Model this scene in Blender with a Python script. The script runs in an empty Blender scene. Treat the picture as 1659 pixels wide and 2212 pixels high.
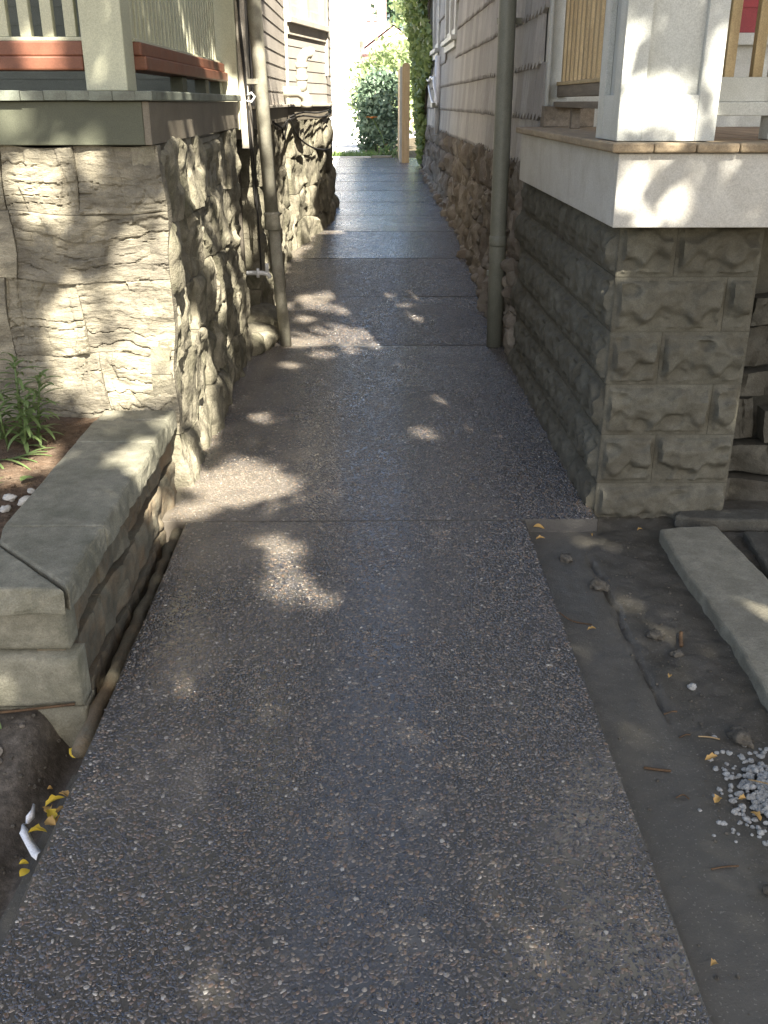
import bpy, math, random
import numpy as np
from mathutils import Vector, Matrix, noise

# ------------------------------------------------------------------ camera, sky, sun, exposure
scene = bpy.context.scene
col = scene.collection
rnd = random.Random(11)

cam_data = bpy.data.cameras.new('camera')
cam_data.sensor_fit = 'VERTICAL'
cam_data.sensor_height = 24.0
cam_data.lens = 24.0 * 2085.0 / 2212.0
cam_data.clip_start = 0.05
cam_data.clip_end = 2000.0
cam = bpy.data.objects.new('camera', cam_data)
col.objects.link(cam)
cam.location = (0.0, 0.0, 1.52)
cam.rotation_euler = (math.radians(90 - 23.02), 0.0, math.radians(-0.797))
scene.camera = cam

SUN = Vector((0.185, -0.70, 0.70)).normalized()      # direction towards the sun
SUN_EL = math.asin(SUN.z)
SUN_AZ = math.atan2(SUN.x, SUN.y)

world = bpy.data.worlds.new('World')
scene.world = world
world.use_nodes = True
wn = world.node_tree
wn.nodes.clear()
sky = wn.nodes.new('ShaderNodeTexSky')
sky.sky_type = 'NISHITA'
sky.sun_disc = False
sky.sun_elevation = SUN_EL
sky.sun_rotation = SUN_AZ
sky.altitude = 100.0
sky.dust_density = 4.0
sky.air_density = 1.0
bg = wn.nodes.new('ShaderNodeBackground')
bg.inputs['Strength'].default_value = 0.072
wo = wn.nodes.new('ShaderNodeOutputWorld')
wn.links.new(sky.outputs[0], bg.inputs['Color'])
wn.links.new(bg.outputs[0], wo.inputs['Surface'])

sun_data = bpy.data.lights.new('sun', 'SUN')
sun_data.energy = 5.0
sun_data.angle = math.radians(0.53)
sun_data.color = (1.0, 0.93, 0.80)
sun = bpy.data.objects.new('sun', sun_data)
col.objects.link(sun)
sun.rotation_euler = SUN.to_track_quat('Z', 'Y').to_euler()
sun.location = SUN * 60

scene.view_settings.view_transform = 'Standard'
scene.view_settings.look = 'None'
scene.view_settings.exposure = 2.45
scene.view_settings.gamma = 1.0
scene.view_settings.use_curve_mapping = False
scene.render.engine = 'CYCLES'
scene.cycles.use_denoising = True
scene.cycles.denoising_prefilter = 'NONE'
scene.cycles.use_adaptive_sampling = False
scene.cycles.use_guiding = True
scene.cycles.use_surface_guiding = True
scene.cycles.use_volume_guiding = False
scene.cycles.guiding_training_samples = 64
scene.cycles.max_bounces = 8
scene.cycles.diffuse_bounces = 4
scene.cycles.glossy_bounces = 3
scene.cycles.transmission_bounces = 4
scene.cycles.sample_clamp_indirect = 1.0

# ------------------------------------------------------------------ helpers
WM = {}

def link(o, parent=None, world=None):
    col.objects.link(o)
    w = world if world is not None else Matrix.Identity(4)
    if parent is not None:
        o.parent = parent
        o.matrix_parent_inverse = WM[parent.name].inverted()
    o.matrix_basis = w
    WM[o.name] = w.copy()
    return o

def mesh(name, verts, faces, mat=None, smooth=False):
    me = bpy.data.meshes.new(name)
    me.from_pydata([tuple(v) for v in verts], [], faces)
    if mat is not None:
        me.materials.append(mat)
    if smooth:
        me.polygons.foreach_set('use_smooth', [True] * len(me.polygons))
    me.update()
    return me

def obj(name, me, parent=None, world=None):
    return link(bpy.data.objects.new(name, me), parent, world)

def tag(o, label=None, cat=None, group=None, kind=None):
    if label: o['label'] = label
    if cat: o['category'] = cat
    if group: o['group'] = group
    if kind: o['kind'] = kind
    return o

def thing(name, loc, label, cat, group=None):
    e = bpy.data.objects.new(name, None)
    e.empty_display_size = 0.2
    link(e, None, Matrix.Translation(Vector(loc)))
    return tag(e, label, cat, group)

def bevel(o, w, seg=2):
    m = o.modifiers.new('edge', 'BEVEL')
    m.width = w
    m.segments = seg
    m.limit_method = 'ANGLE'
    return o

BOXF = [(0, 3, 2, 1), (4, 5, 6, 7), (0, 1, 5, 4), (1, 2, 6, 5), (2, 3, 7, 6), (3, 0, 4, 7)]

def box(name, x0, x1, y0, y1, z0, z1, mat, parent=None, bev=0.003):
    c = Vector(((x0 + x1) / 2, (y0 + y1) / 2, (z0 + z1) / 2))
    a, b, d = (x1 - x0) / 2, (y1 - y0) / 2, (z1 - z0) / 2
    v = [(-a, -b, -d), (a, -b, -d), (a, b, -d), (-a, b, -d), (-a, -b, d), (a, -b, d), (a, b, d), (-a, b, d)]
    o = obj(name, mesh(name, v, BOXF, mat), parent, Matrix.Translation(c))
    if bev:
        bevel(o, bev)
    return o

def prism(name, poly, z0, z1, mat, parent=None, bev=0.0, smooth=False):
    """vertical prism over a polygon given anticlockwise"""
    n = len(poly)
    v = [(x, y, z0) for x, y in poly] + [(x, y, z1) for x, y in poly]
    f = [tuple(range(n - 1, -1, -1)), tuple(range(n, 2 * n))]
    f += [(i, (i + 1) % n, n + (i + 1) % n, n + i) for i in range(n)]
    o = obj(name, mesh(name, v, f, mat, smooth), parent)
    if bev:
        bevel(o, bev)
    return o

def tube_data(pts, r, seg=10, caps=True):
    pts = [Vector(p) for p in pts]
    n = len(pts)
    rs = r if isinstance(r, (list, tuple)) else [r] * n
    V, F = [], []
    up = Vector((0, 0, 1))
    prev = None
    for i, p in enumerate(pts):
        if i == 0: t = pts[1] - pts[0]
        elif i == n - 1: t = pts[-1] - pts[-2]
        else: t = (pts[i + 1] - pts[i]).normalized() + (pts[i] - pts[i - 1]).normalized()
        t.normalize()
        if prev is None:
            a = t.cross(Vector((1, 0, 0)) if abs(t.x) < 0.8 else up).normalized()
        else:
            a = (prev - t * prev.dot(t)).normalized()
        prev = a
        b = t.cross(a)
        for k in range(seg):
            q = 2 * math.pi * k / seg
            V.append(p + (a * math.cos(q) + b * math.sin(q)) * rs[i])
    for i in range(n - 1):
        for k in range(seg):
            k2 = (k + 1) % seg
            F.append((i * seg + k, i * seg + k2, (i + 1) * seg + k2, (i + 1) * seg + k))
    if caps:
        F.append(tuple(range(seg - 1, -1, -1)))
        F.append(tuple(range((n - 1) * seg, n * seg)))
    return V, F

def tube(name, pts, r, mat, parent=None, seg=10):
    V, F = tube_data(pts, r, seg)
    o = obj(name, mesh(name, V, F, mat, True), parent)
    return o

def N3(x, y, z):
    return noise.noise(Vector((x, y, z)))

def FR(x, y, z, o=4):
    return noise.fractal(Vector((x, y, z)), 1.0, 2.0, o)

def rotz(O, a):
    return Matrix.Translation(Vector(O)) @ Matrix.Rotation(a, 4, 'Z')

def ss(a, b, x):
    t = min(1.0, max(0.0, (x - a) / (b - a)))
    return t * t * (3 - 2 * t)

# ------------------------------------------------------------------ materials
def newmat(name):
    m = bpy.data.materials.new(name)
    m.use_nodes = True
    nt = m.node_tree
    b = nt.nodes['Principled BSDF']
    return m, nt, b

def coords(nt, per_object=True, stretch=(1, 1, 1), rot=(0, 0, 0)):
    tc = nt.nodes.new('ShaderNodeTexCoord')
    src = tc.outputs['Object']
    if per_object:
        oi = nt.nodes.new('ShaderNodeObjectInfo')
        mul = nt.nodes.new('ShaderNodeVectorMath'); mul.operation = 'SCALE'
        cmb = nt.nodes.new('ShaderNodeCombineXYZ')
        for k in range(3):
            nt.links.new(oi.outputs['Random'], cmb.inputs[k])
        nt.links.new(cmb.outputs[0], mul.inputs[0]); mul.inputs['Scale'].default_value = 37.0
        add = nt.nodes.new('ShaderNodeVectorMath'); add.operation = 'ADD'
        nt.links.new(src, add.inputs[0]); nt.links.new(mul.outputs[0], add.inputs[1])
        src = add.outputs[0]
    mp = nt.nodes.new('ShaderNodeMapping')
    mp.inputs['Scale'].default_value = stretch
    mp.inputs['Rotation'].default_value = rot
    nt.links.new(src, mp.inputs['Vector'])
    return mp.outputs[0]

def noise_node(nt, vec, scale, detail=6.0, rough=0.6, dist=0.0):
    n = nt.nodes.new('ShaderNodeTexNoise')
    n.inputs['Scale'].default_value = scale
    n.inputs['Detail'].default_value = detail
    n.inputs['Roughness'].default_value = rough
    n.inputs['Distortion'].default_value = dist
    nt.links.new(vec, n.inputs['Vector'])
    return n.outputs['Fac']

def ramp(nt, fac, stops, interp='LINEAR'):
    r = nt.nodes.new('ShaderNodeValToRGB')
    r.color_ramp.interpolation = interp
    el = r.color_ramp.elements
    while len(el) < len(stops): el.new(0.5)
    while len(el) > len(stops): el.remove(el[-1])
    for e, (p, c) in zip(el, stops):
        e.position = p
        e.color = (c[0], c[1], c[2], 1) if not isinstance(c, (int, float)) else (c, c, c, 1)
    nt.links.new(fac, r.inputs['Fac'])
    return r.outputs['Color']

def mixc(nt, fac, a, b, mode='MIX'):
    m = nt.nodes.new('ShaderNodeMix'); m.data_type = 'RGBA'; m.blend_type = mode
    if isinstance(fac, (int, float)): m.inputs[0].default_value = fac
    else: nt.links.new(fac, m.inputs[0])
    for k, s in ((6, a), (7, b)):
        if isinstance(s, tuple): m.inputs[k].default_value = (s[0], s[1], s[2], 1)
        else: nt.links.new(s, m.inputs[k])
    return m.outputs[2]

def bump(nt, b, h, strength, dist=0.01, prev=None):
    n = nt.nodes.new('ShaderNodeBump')
    n.inputs['Strength'].default_value = strength
    n.inputs['Distance'].default_value = dist
    nt.links.new(h, n.inputs['Height'])
    if prev is not None: nt.links.new(prev, n.inputs['Normal'])
    nt.links.new(n.outputs[0], b.inputs['Normal'])
    return n.outputs[0]

def surf(name, stops, scale=6, stretch=(1, 1, 1), rough=(0.8, 0.95), dirt=None, dirt_amt=0.5, dirt_scale=2.0,
         bump_s=0.4, bump_d=0.006, bump_scale=60, bump_stretch=None, spec=0.3, detail=7, per_object=True, tint=0.0, grain=.22, grain_scale=240):
    m, nt, b = newmat(name)
    v = coords(nt, per_object, stretch)
    f = noise_node(nt, v, scale, detail, 0.65)
    c = ramp(nt, f, stops)
    if tint:
        oi = nt.nodes.new('ShaderNodeObjectInfo')
        g = ramp(nt, oi.outputs['Random'], [(0, 1 - tint), (1, 1 + tint * 0.6)])
        c = mixc(nt, 1.0, c, g, 'MULTIPLY')
    if dirt:
        d = noise_node(nt, coords(nt, per_object), dirt_scale, 5, 0.7, 0.6)
        dm = ramp(nt, d, [(0.42, 0.0), (0.68, dirt_amt)])
        c = mixc(nt, dm, c, dirt)
    gr = ramp(nt, noise_node(nt, coords(nt, per_object), grain_scale, 3, .7), [(.30, 1 - grain), (.70, 1 + grain)])
    c = mixc(nt, 1.0, c, gr, 'MULTIPLY')
    nt.links.new(c, b.inputs['Base Color'])
    bv = coords(nt, per_object, bump_stretch) if bump_stretch else v
    h = noise_node(nt, bv, bump_scale, 6, 0.65)
    bump(nt, b, h, bump_s, bump_d)
    r = nt.nodes.new('ShaderNodeMapRange')
    nt.links.new(f, r.inputs[0])
    r.inputs[1].default_value = 0.3; r.inputs[2].default_value = 0.7
    r.inputs[3].default_value = rough[0]; r.inputs[4].default_value = rough[1]
    nt.links.new(r.outputs[0], b.inputs['Roughness'])
    b.inputs['Specular IOR Level'].default_value = spec
    return m

M = {}
M['limestone'] = surf('limestone', [(0.25, (.095, .086, .066)), (.40, (.21, .19, .142)), (.56, (.33, .298, .222)), (.78, (.43, .392, .30))],
    6, (1, 1, 3.2), (.85, .95), (.105, .095, .078), .8, 2.6, 1.0, .010, 42, (1, 1, 3.0), .2, tint=.15)
M['side_limestone'] = surf('side_limestone', [(0.25, (.08, .073, .055)), (.45, (.19, .173, .13)), (.62, (.29, .265, .2)), (.8, (.39, .355, .275))],
    9, (1, 1, 1), (.85, .95), (.085, .085, .05), .65, 4.0, 1.0, .012, 45, None, .2, tint=.22)
M['mortar'] = surf('mortar', [(0.3, (.22, .205, .165)), (.7, (.36, .335, .27))], 20, rough=(.9, .97), bump_s=.6, bump_scale=90, dirt=(.1, .09, .07), spec=.15)
M['dark_mortar'] = surf('dark_mortar', [(0.3, (.055, .05, .04)), (.7, (.12, .105, .085))], 20, rough=(.9, .97), bump_s=.6, bump_scale=90, spec=.15)
M['block'] = surf('block', [(0.25, (.072, .069, .054)), (.5, (.110, .105, .083)), (.75, (.150, .144, .116))], 14, (1, 1, 1), (.85, .95),
    (.07, .06, .043), .5, 5.0, .55, .004, 130, None, .2, tint=.10)
M['rubble'] = surf('rubble', [(0.25, (.12, .105, .085)), (.5, (.23, .205, .168)), (.75, (.34, .31, .258))], 9, (1, 1, 1), (.85, .95),
    (.14, .10, .075), .5, 5.0, .8, .01, 50, None, .2, tint=.30)
M['cap_stone'] = surf('cap_stone', [(0.25, (.14, .133, .102)), (.5, (.22, .21, .162)), (.75, (.30, .285, .222))], 22, (1, 1, 1), (.75, .92),
    (.105, .105, .075), .7, 3.5, .8, .006, 110, None, .25, tint=.12)
M['wall_stone'] = surf('wall_stone', [(0.25, (.065, .06, .045)), (.5, (.125, .115, .086)), (.75, (.19, .175, .13))], 8, (1, 1, 1), (.8, .93),
    (.20, .125, .065), .55, 5.0, .6, .007, 70, None, .25, tint=.15)
M['flagstone'] = surf('flagstone', [(0.25, (.165, .155, .118)), (.5, (.228, .215, .166)), (.75, (.30, .285, .225))], 18, (1, 1, 1), (.8, .92),
    (.13, .12, .095), .55, 4.0, .7, .006, 90, None, .25, tint=.1)
M['dark_stone'] = surf('dark_stone', [(0.25, (.05, .048, .04)), (.5, (.082, .079, .065)), (.75, (.12, .115, .096))], 14, rough=(.8, .93), dirt=(.045, .038, .028), dirt_amt=.6, dirt_scale=6, bump_s=.8, bump_d=.008, bump_scale=60, spec=.25, tint=.2)  # dark for mud on flags and for shadow painted into the stacked stones
M['cream_paint'] = surf('cream_paint', [(0.3, (.44, .44, .315)), (.7, (.50, .50, .365))], 5, rough=(.5, .6), dirt=(.36, .35, .27), dirt_amt=.25, bump_s=.06, bump_scale=80, spec=.4)
M['green_grey_paint'] = surf('green_grey_paint', [(0.3, (.080, .085, .056)), (.7, (.105, .11, .075))], 4, rough=(.55, .7), dirt=(.055, .058, .042), dirt_amt=.5, bump_s=.15, bump_scale=60, spec=.4)
M['deck_edge_paint'] = surf('deck_edge_paint', [(0.3, (.15, .165, .132)), (.7, (.21, .228, .185))], 8, rough=(.55, .7), dirt=(.09, .09, .07), dirt_amt=.75, dirt_scale=9, bump_s=.2, bump_scale=60, spec=.4)
M['brown_board'] = surf('brown_board', [(0.3, (.145, .125, .095)), (.7, (.21, .185, .142))], 6, (1, 1, .25), (.6, .75), (.12, .10, .075), .5, 6, .25, .004, 60, spec=.35)
M['rust_paint'] = surf('rust_paint', [(0.3, (.145, .055, .030)), (.7, (.205, .082, .045))], 9, (1, 1, 1), (.45, .6), (.11, .036, .02), .5, 6, .1, .003, 60, spec=.45)
M['clapboard'] = surf('clapboard', [(0.3, (.39, .355, .31)), (.7, (.47, .43, .38))], 5, (1, .4, 1), (.55, .7), (.29, .26, .22), .45, 4, .15, .003, 70, spec=.4, tint=.06)
M['porch_siding'] = surf('porch_siding', [(0.3, (.105, .115, .095)), (.7, (.15, .16, .135))], 5, rough=(.6, .7), bump_s=.1, spec=.35)
M['trim'] = surf('trim', [(0.3, (.44, .40, .335)), (.7, (.54, .495, .42))], 6, rough=(.5, .6), dirt=(.26, .23, .19), dirt_amt=.45, dirt_scale=5, bump_s=.1, spec=.4)
M['shingle'] = surf('shingle', [(0.3, (.32, .30, .277)), (.5, (.39, .37, .345)), (.7, (.46, .44, .41))], 26, (1, 1, .07), (.7, .85), (.23, .21, .185), .4, 5, .45, .004, 60, (1, 1, .06), .3, tint=.26)
M['downspout'] = surf('downspout', [(0.3, (.20, .205, .165)), (.7, (.26, .265, .215))], 4, rough=(.4, .55), dirt=(.11, .11, .085), dirt_amt=.4, dirt_scale=4, bump_s=.08, spec=.5)
M['old_pipe'] = surf('old_pipe', [(0.3, (.24, .232, .18)), (.55, (.34, .325, .26)), (.75, (.45, .425, .345))], 9, (1, 1, .5), (.55, .75), (.15, .13, .10), .6, 8, .25, .003, 60, spec=.4)
M['white_board'] = surf('white_board', [(0.3, (.42, .41, .375)), (.7, (.49, .48, .44))], 4, rough=(.5, .65), dirt=(.29, .26, .21), dirt_amt=.5, dirt_scale=4, bump_s=.08, bump_scale=60, spec=.4)
M['white_paint'] = surf('white_paint', [(0.3, (.44, .455, .425)), (.7, (.52, .53, .50))], 4, rough=(.45, .6), dirt=(.30, .30, .255), dirt_amt=.45, dirt_scale=5, bump_s=.05, bump_scale=60, spec=.45)
M['deck_wood'] = surf('deck_wood', [(0.25, (.19, .145, .095)), (.5, (.33, .255, .165)), (.75, (.47, .37, .24))], 14, (3.0, .25, 3.0), (.65, .8), (.13, .105, .075), .5, 7, .3, .004, 60, (3, .2, 3), .3, tint=.18)
M['new_wood'] = surf('new_wood', [(0.25, (.36, .27, .145)), (.5, (.47, .36, .20)), (.75, (.56, .445, .265))], 16, (2.5, 2.5, .2), (.6, .75), (.28, .20, .11), .4, 5, .2, .003, 60, (3, 3, .2), .3, tint=.15)
M['grey_wood'] = surf('grey_wood', [(0.25, (.12, .10, .078)), (.5, (.2, .168, .128)), (.75, (.28, .235, .18))], 14, (2.5, .3, 2.5), (.7, .85), None, 0, 3, .35, .004, 60, (3, .3, 3), .3, tint=.1)
M['fence_wood'] = surf('fence_wood', [(0.25, (.42, .285, .14)), (.5, (.55, .39, .21)), (.75, (.64, .48, .28))], 12, (3, 3, .25), (.6, .75), (.36, .23, .11), .3, 5, .2, .003, 60, spec=.3)
M['red_siding'] = surf('red_siding', [(0.3, (.21, .022, .03)), (.7, (.29, .035, .042))], 5, rough=(.5, .6), bump_s=.1, spec=.4)
M['pvc'] = surf('pvc', [(0.3, (.40, .37, .295)), (.7, (.48, .445, .36))], 4, rough=(.35, .5), dirt=(.27, .24, .19), dirt_amt=.35, bump_s=.04, spec=.5)
M['white_plastic'] = surf('white_plastic', [(0.3, (.70, .71, .72)), (.7, (.78, .79, .80))], 6, rough=(.3, .45), bump_s=.08, bump_scale=40, spec=.5)
M['black_cable'] = surf('black_cable', [(0.3, (.018, .017, .016)), (.7, (.03, .028, .026))], 6, rough=(.5, .6), bump_s=.05)
M['bark'] = surf('bark', [(0.3, (.055, .042, .03)), (.7, (.14, .11, .082))], 12, (1, 1, .25), (.85, .95), None, 0, 3, .9, .02, 25, (1, 1, .2), .2)
M['roof'] = surf('roof', [(0.3, (.06, .055, .05)), (.7, (.10, .095, .085))], 10, rough=(.85, .95), bump_s=.4, spec=.2)
M['roof_far'] = surf('roof_far', [(0.3, (.40, .37, .40)), (.7, (.50, .47, .49))], 6, rough=(.85, .95), bump_s=.3, spec=.2)  # roof colour lightened so the gable looks hazed and washed out
M['brick_far'] = surf('brick_far', [(0.3, (.42, .27, .26)), (.7, (.55, .38, .36))], 6, rough=(.85, .95), bump_s=.3, spec=.2)  # brick tone paled to paint in distance haze
M['pale_wall'] = surf('pale_wall', [(0.3, (.74, .72, .68)), (.7, (.80, .78, .74))], 3, rough=(.7, .8), bump_s=.1, spec=.2)
M['soil'] = surf('soil', [(0.25, (.055, .040, .028)), (.5, (.12, .088, .062)), (.75, (.20, .15, .108))], 34, rough=(.9, .98), dirt=(.13, .075, .045), dirt_amt=.5, dirt_scale=8, bump_s=1.0, bump_d=.012, bump_scale=80, spec=.15)
M['wet_soil'] = surf('wet_soil', [(0.25, (.035, .030, .024)), (.5, (.080, .069, .055)), (.75, (.15, .13, .108))], 40, rough=(.55, .9), dirt=(.06, .05, .04), dirt_amt=.5, dirt_scale=7, bump_s=.7, bump_d=.006, bump_scale=70, spec=.3)
M['ground'] = surf('ground', [(0.25, (.06, .05, .035)), (.5, (.10, .085, .055)), (.75, (.14, .12, .08))], 3, rough=(.9, .98), bump_s=.8, bump_d=.02, bump_scale=30, spec=.15, per_object=False)
M['patio'] = surf('patio', [(0.3, (.58, .56, .52)), (.7, (.68, .66, .62))], 3, rough=(.85, .95), bump_s=.3, spec=.2)
M['glass'] = surf('glass', [(0.3, (.16, .19, .18)), (.7, (.24, .27, .25))], 3, rough=(.04, .08), bump_s=.01, spec=.8)
M['gravel'] = surf('gravel', [(0.25, (.17, .172, .162)), (.5, (.27, .272, .257)), (.75, (.37, .372, .355))], 30, rough=(.8, .92), bump_s=.4, bump_scale=140, spec=.25)
M['pale_stone'] = surf('pale_stone', [(0.3, (.38, .36, .31)), (.7, (.52, .50, .45))], 20, rough=(.8, .9), bump_s=.3, spec=.25)
M['clod'] = surf('clod', [(0.25, (.05, .045, .036)), (.5, (.10, .09, .072)), (.75, (.16, .145, .118))], 40, rough=(.8, .95), bump_s=.9, bump_d=.01, bump_scale=90, spec=.25)
M['twig'] = surf('twig', [(0.3, (.045, .03, .018)), (.7, (.13, .08, .045))], 30, rough=(.8, .9), bump_s=.4, spec=.2)
M['twig_tan'] = surf('twig_tan', [(0.3, (.24, .17, .085)), (.7, (.36, .26, .14))], 30, rough=(.7, .8), bump_s=.3, spec=.25)

def leafmat(name, c1, c2, trans=0.35, rough=.45, tint=0.3, transcol=None):
    m, nt, b = newmat(name)
    v = coords(nt, True)
    geo = nt.nodes.new('ShaderNodeNewGeometry')
    c = ramp(nt, geo.outputs['Random Per Island'], [(0, c1), (1, c2)])
    nt.links.new(c, b.inputs['Base Color'])
    b.inputs['Roughness'].default_value = rough
    b.inputs['Specular IOR Level'].default_value = .4
    if trans:
        out = nt.nodes['Material Output']
        t = nt.nodes.new('ShaderNodeBsdfTranslucent')
        if transcol: t.inputs['Color'].default_value = (*transcol, 1)
        else: nt.links.new(c, t.inputs['Color'])
        mx = nt.nodes.new('ShaderNodeMixShader')
        mx.inputs[0].default_value = trans
        nt.links.new(b.outputs[0], mx.inputs[1]); nt.links.new(t.outputs[0], mx.inputs[2])
        nt.links.new(mx.outputs[0], out.inputs['Surface'])
    return m

M['tree_leaf'] = leafmat('tree_leaf', (.035, .06, .018), (.07, .10, .03), .2)
M['far_leaf'] = leafmat('far_leaf', (.22, .30, .12), (.42, .48, .26), .4)  # leaf colour raised to mimic overexposed sunlight
M['dark_far_leaf'] = leafmat('dark_far_leaf', (.05, .10, .055), (.10, .16, .085), .3)
M['bush_leaf'] = leafmat('bush_leaf', (.09, .145, .095), (.19, .26, .175), .25)  # lightened to stand in for veiling glare at the alley end
M['ivy_leaf'] = leafmat('ivy_leaf', (.15, .21, .06), (.32, .38, .13), .35)
M['lily_leaf'] = leafmat('lily_leaf', (.10, .155, .05), (.19, .26, .10), .3)
M['grass_leaf'] = leafmat('grass_leaf', (.10, .17, .045), (.2, .28, .08), .35)
M['petal'] = leafmat('petal', (.75, .20, .03), (.85, .30, .05), .3)
M['yellow_leaf'] = leafmat('yellow_leaf', (.60, .42, .035), (.72, .52, .06), .25, .5)
M['dry_leaf'] = leafmat('dry_leaf', (.36, .20, .06), (.52, .34, .11), .2, .55)

# ------------------------------------------------------------------ wet exposed-aggregate concrete
def aggregate_mat(name, fine):
    m, nt, b = newmat(name)
    v = coords(nt, False)
    vo = nt.nodes.new('ShaderNodeTexVoronoi'); vo.feature = 'F1'
    vo.inputs['Scale'].default_value = 95.0
    nt.links.new(v, vo.inputs['Vector'])
    sep = nt.nodes.new('ShaderNodeSeparateColor')
    nt.links.new(vo.outputs['Color'], sep.inputs[0])
    stones = ramp(nt, sep.outputs[0], [(0, (.025, .027, .033)), (.3, (.05, .05, .055)), (.5, (.085, .07, .052)), (.68, (.12, .095, .065)),
                                       (.82, (.07, .075, .085)), (.93, (.19, .15, .10)), (1, (.32, .29, .25))])
    mortar = ramp(nt, noise_node(nt, v, 220, 5, .7), [(.3, (.036, .034, .030)), (.7, (.085, .079, .069))])
    dome = nt.nodes.new('ShaderNodeMapRange')
    nt.links.new(vo.outputs['Distance'], dome.inputs[0])
    dome.inputs[1].default_value = 0.25; dome.inputs[2].default_value = 0.62
    dome.inputs[3].default_value = 1.0; dome.inputs[4].default_value = 0.0
    if fine:
        c = mixc(nt, dome.outputs[0], mortar, stones)
    else:
        c = mortar
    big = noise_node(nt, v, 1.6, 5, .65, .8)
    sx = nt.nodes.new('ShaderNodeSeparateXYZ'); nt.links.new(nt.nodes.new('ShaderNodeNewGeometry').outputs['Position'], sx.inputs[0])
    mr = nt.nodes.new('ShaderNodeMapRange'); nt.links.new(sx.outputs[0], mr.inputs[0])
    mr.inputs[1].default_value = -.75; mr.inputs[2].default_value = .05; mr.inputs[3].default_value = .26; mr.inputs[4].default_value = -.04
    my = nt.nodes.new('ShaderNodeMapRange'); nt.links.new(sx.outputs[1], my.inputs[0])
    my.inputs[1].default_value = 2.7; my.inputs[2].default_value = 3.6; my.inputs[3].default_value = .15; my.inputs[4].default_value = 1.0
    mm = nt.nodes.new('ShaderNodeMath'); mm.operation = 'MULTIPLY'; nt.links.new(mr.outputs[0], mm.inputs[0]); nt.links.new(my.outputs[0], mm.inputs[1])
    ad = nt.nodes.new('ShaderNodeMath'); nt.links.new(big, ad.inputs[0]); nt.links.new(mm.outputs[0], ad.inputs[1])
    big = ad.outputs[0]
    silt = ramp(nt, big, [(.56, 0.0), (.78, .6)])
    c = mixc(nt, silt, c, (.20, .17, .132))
    nt.links.new(c, b.inputs['Base Color'])
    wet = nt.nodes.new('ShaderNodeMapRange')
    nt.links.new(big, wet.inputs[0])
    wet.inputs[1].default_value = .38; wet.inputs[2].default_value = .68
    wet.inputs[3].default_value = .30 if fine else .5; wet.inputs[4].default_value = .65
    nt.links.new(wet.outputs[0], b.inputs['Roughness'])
    b.inputs['Specular IOR Level'].default_value = .5
    b.inputs['Coat Weight'].default_value = 1.0; b.inputs['Coat IOR'].default_value = 1.5; b.inputs['Coat Roughness'].default_value = .15
    if fine:
        n1 = bump(nt, b, dome.outputs[0], 1.0, .006)
        bump(nt, b, noise_node(nt, v, 260, 3, .6), .25, .002, n1)
    else:
        bump(nt, b, noise_node(nt, v, 200, 5, .7), .7, .004)
    return m

M['aggregate'] = aggregate_mat('aggregate', True)
M['aggregate_matrix'] = aggregate_mat('aggregate_matrix', False)

def pebble_mat():
    m, nt, b = newmat('wet_pebble')
    oi = nt.nodes.new('ShaderNodeObjectInfo')
    c = ramp(nt, oi.outputs['Random'], [(0, (.012, .012, .014)), (.18, (.026, .025, .028)), (.32, (.045, .040, .038)), (.44, (.064, .053, .045)),
        (.56, (.036, .036, .042)), (.68, (.088, .071, .056)), (.78, (.058, .053, .050)), (.88, (.12, .075, .046)), (.95, (.15, .12, .088)), (.985, (.20, .17, .135)), (1, (.34, .32, .28))])
    v = coords(nt, True)
    g = ramp(nt, noise_node(nt, v, 160, 4, .6), [(.3, .7), (.7, 1.25)])
    c = mixc(nt, 1.0, c, g, 'MULTIPLY')
    tc = nt.nodes.new('ShaderNodeNewGeometry')
    big = noise_node(nt, tc.outputs['Position'], 1.6, 5, .65, .8)
    sx = nt.nodes.new('ShaderNodeSeparateXYZ'); nt.links.new(nt.nodes.new('ShaderNodeNewGeometry').outputs['Position'], sx.inputs[0])
    mr = nt.nodes.new('ShaderNodeMapRange'); nt.links.new(sx.outputs[0], mr.inputs[0])
    mr.inputs[1].default_value = -.75; mr.inputs[2].default_value = .05; mr.inputs[3].default_value = .26; mr.inputs[4].default_value = -.04
    my = nt.nodes.new('ShaderNodeMapRange'); nt.links.new(sx.outputs[1], my.inputs[0])
    my.inputs[1].default_value = 2.7; my.inputs[2].default_value = 3.6; my.inputs[3].default_value = .15; my.inputs[4].default_value = 1.0
    mm = nt.nodes.new('ShaderNodeMath'); mm.operation = 'MULTIPLY'; nt.links.new(mr.outputs[0], mm.inputs[0]); nt.links.new(my.outputs[0], mm.inputs[1])
    ad = nt.nodes.new('ShaderNodeMath'); nt.links.new(big, ad.inputs[0]); nt.links.new(mm.outputs[0], ad.inputs[1])
    big = ad.outputs[0]
    silt = ramp(nt, big, [(.56, 0.0), (.78, .5)])
    c = mixc(nt, silt, c, (.20, .17, .132))
    nt.links.new(c, b.inputs['Base Color'])
    wet = nt.nodes.new('ShaderNodeMapRange')
    nt.links.new(big, wet.inputs[0])
    wet.inputs[1].default_value = .38; wet.inputs[2].default_value = .68
    wet.inputs[3].default_value = .12; wet.inputs[4].default_value = .5
    nt.links.new(wet.outputs[0], b.inputs['Roughness'])
    b.inputs['Specular IOR Level'].default_value = .55
    b.inputs['Coat Weight'].default_value = 1.0; b.inputs['Coat IOR'].default_value = 1.7; b.inputs['Coat Roughness'].default_value = .06
    return m
M['pebble'] = pebble_mat()

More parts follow.
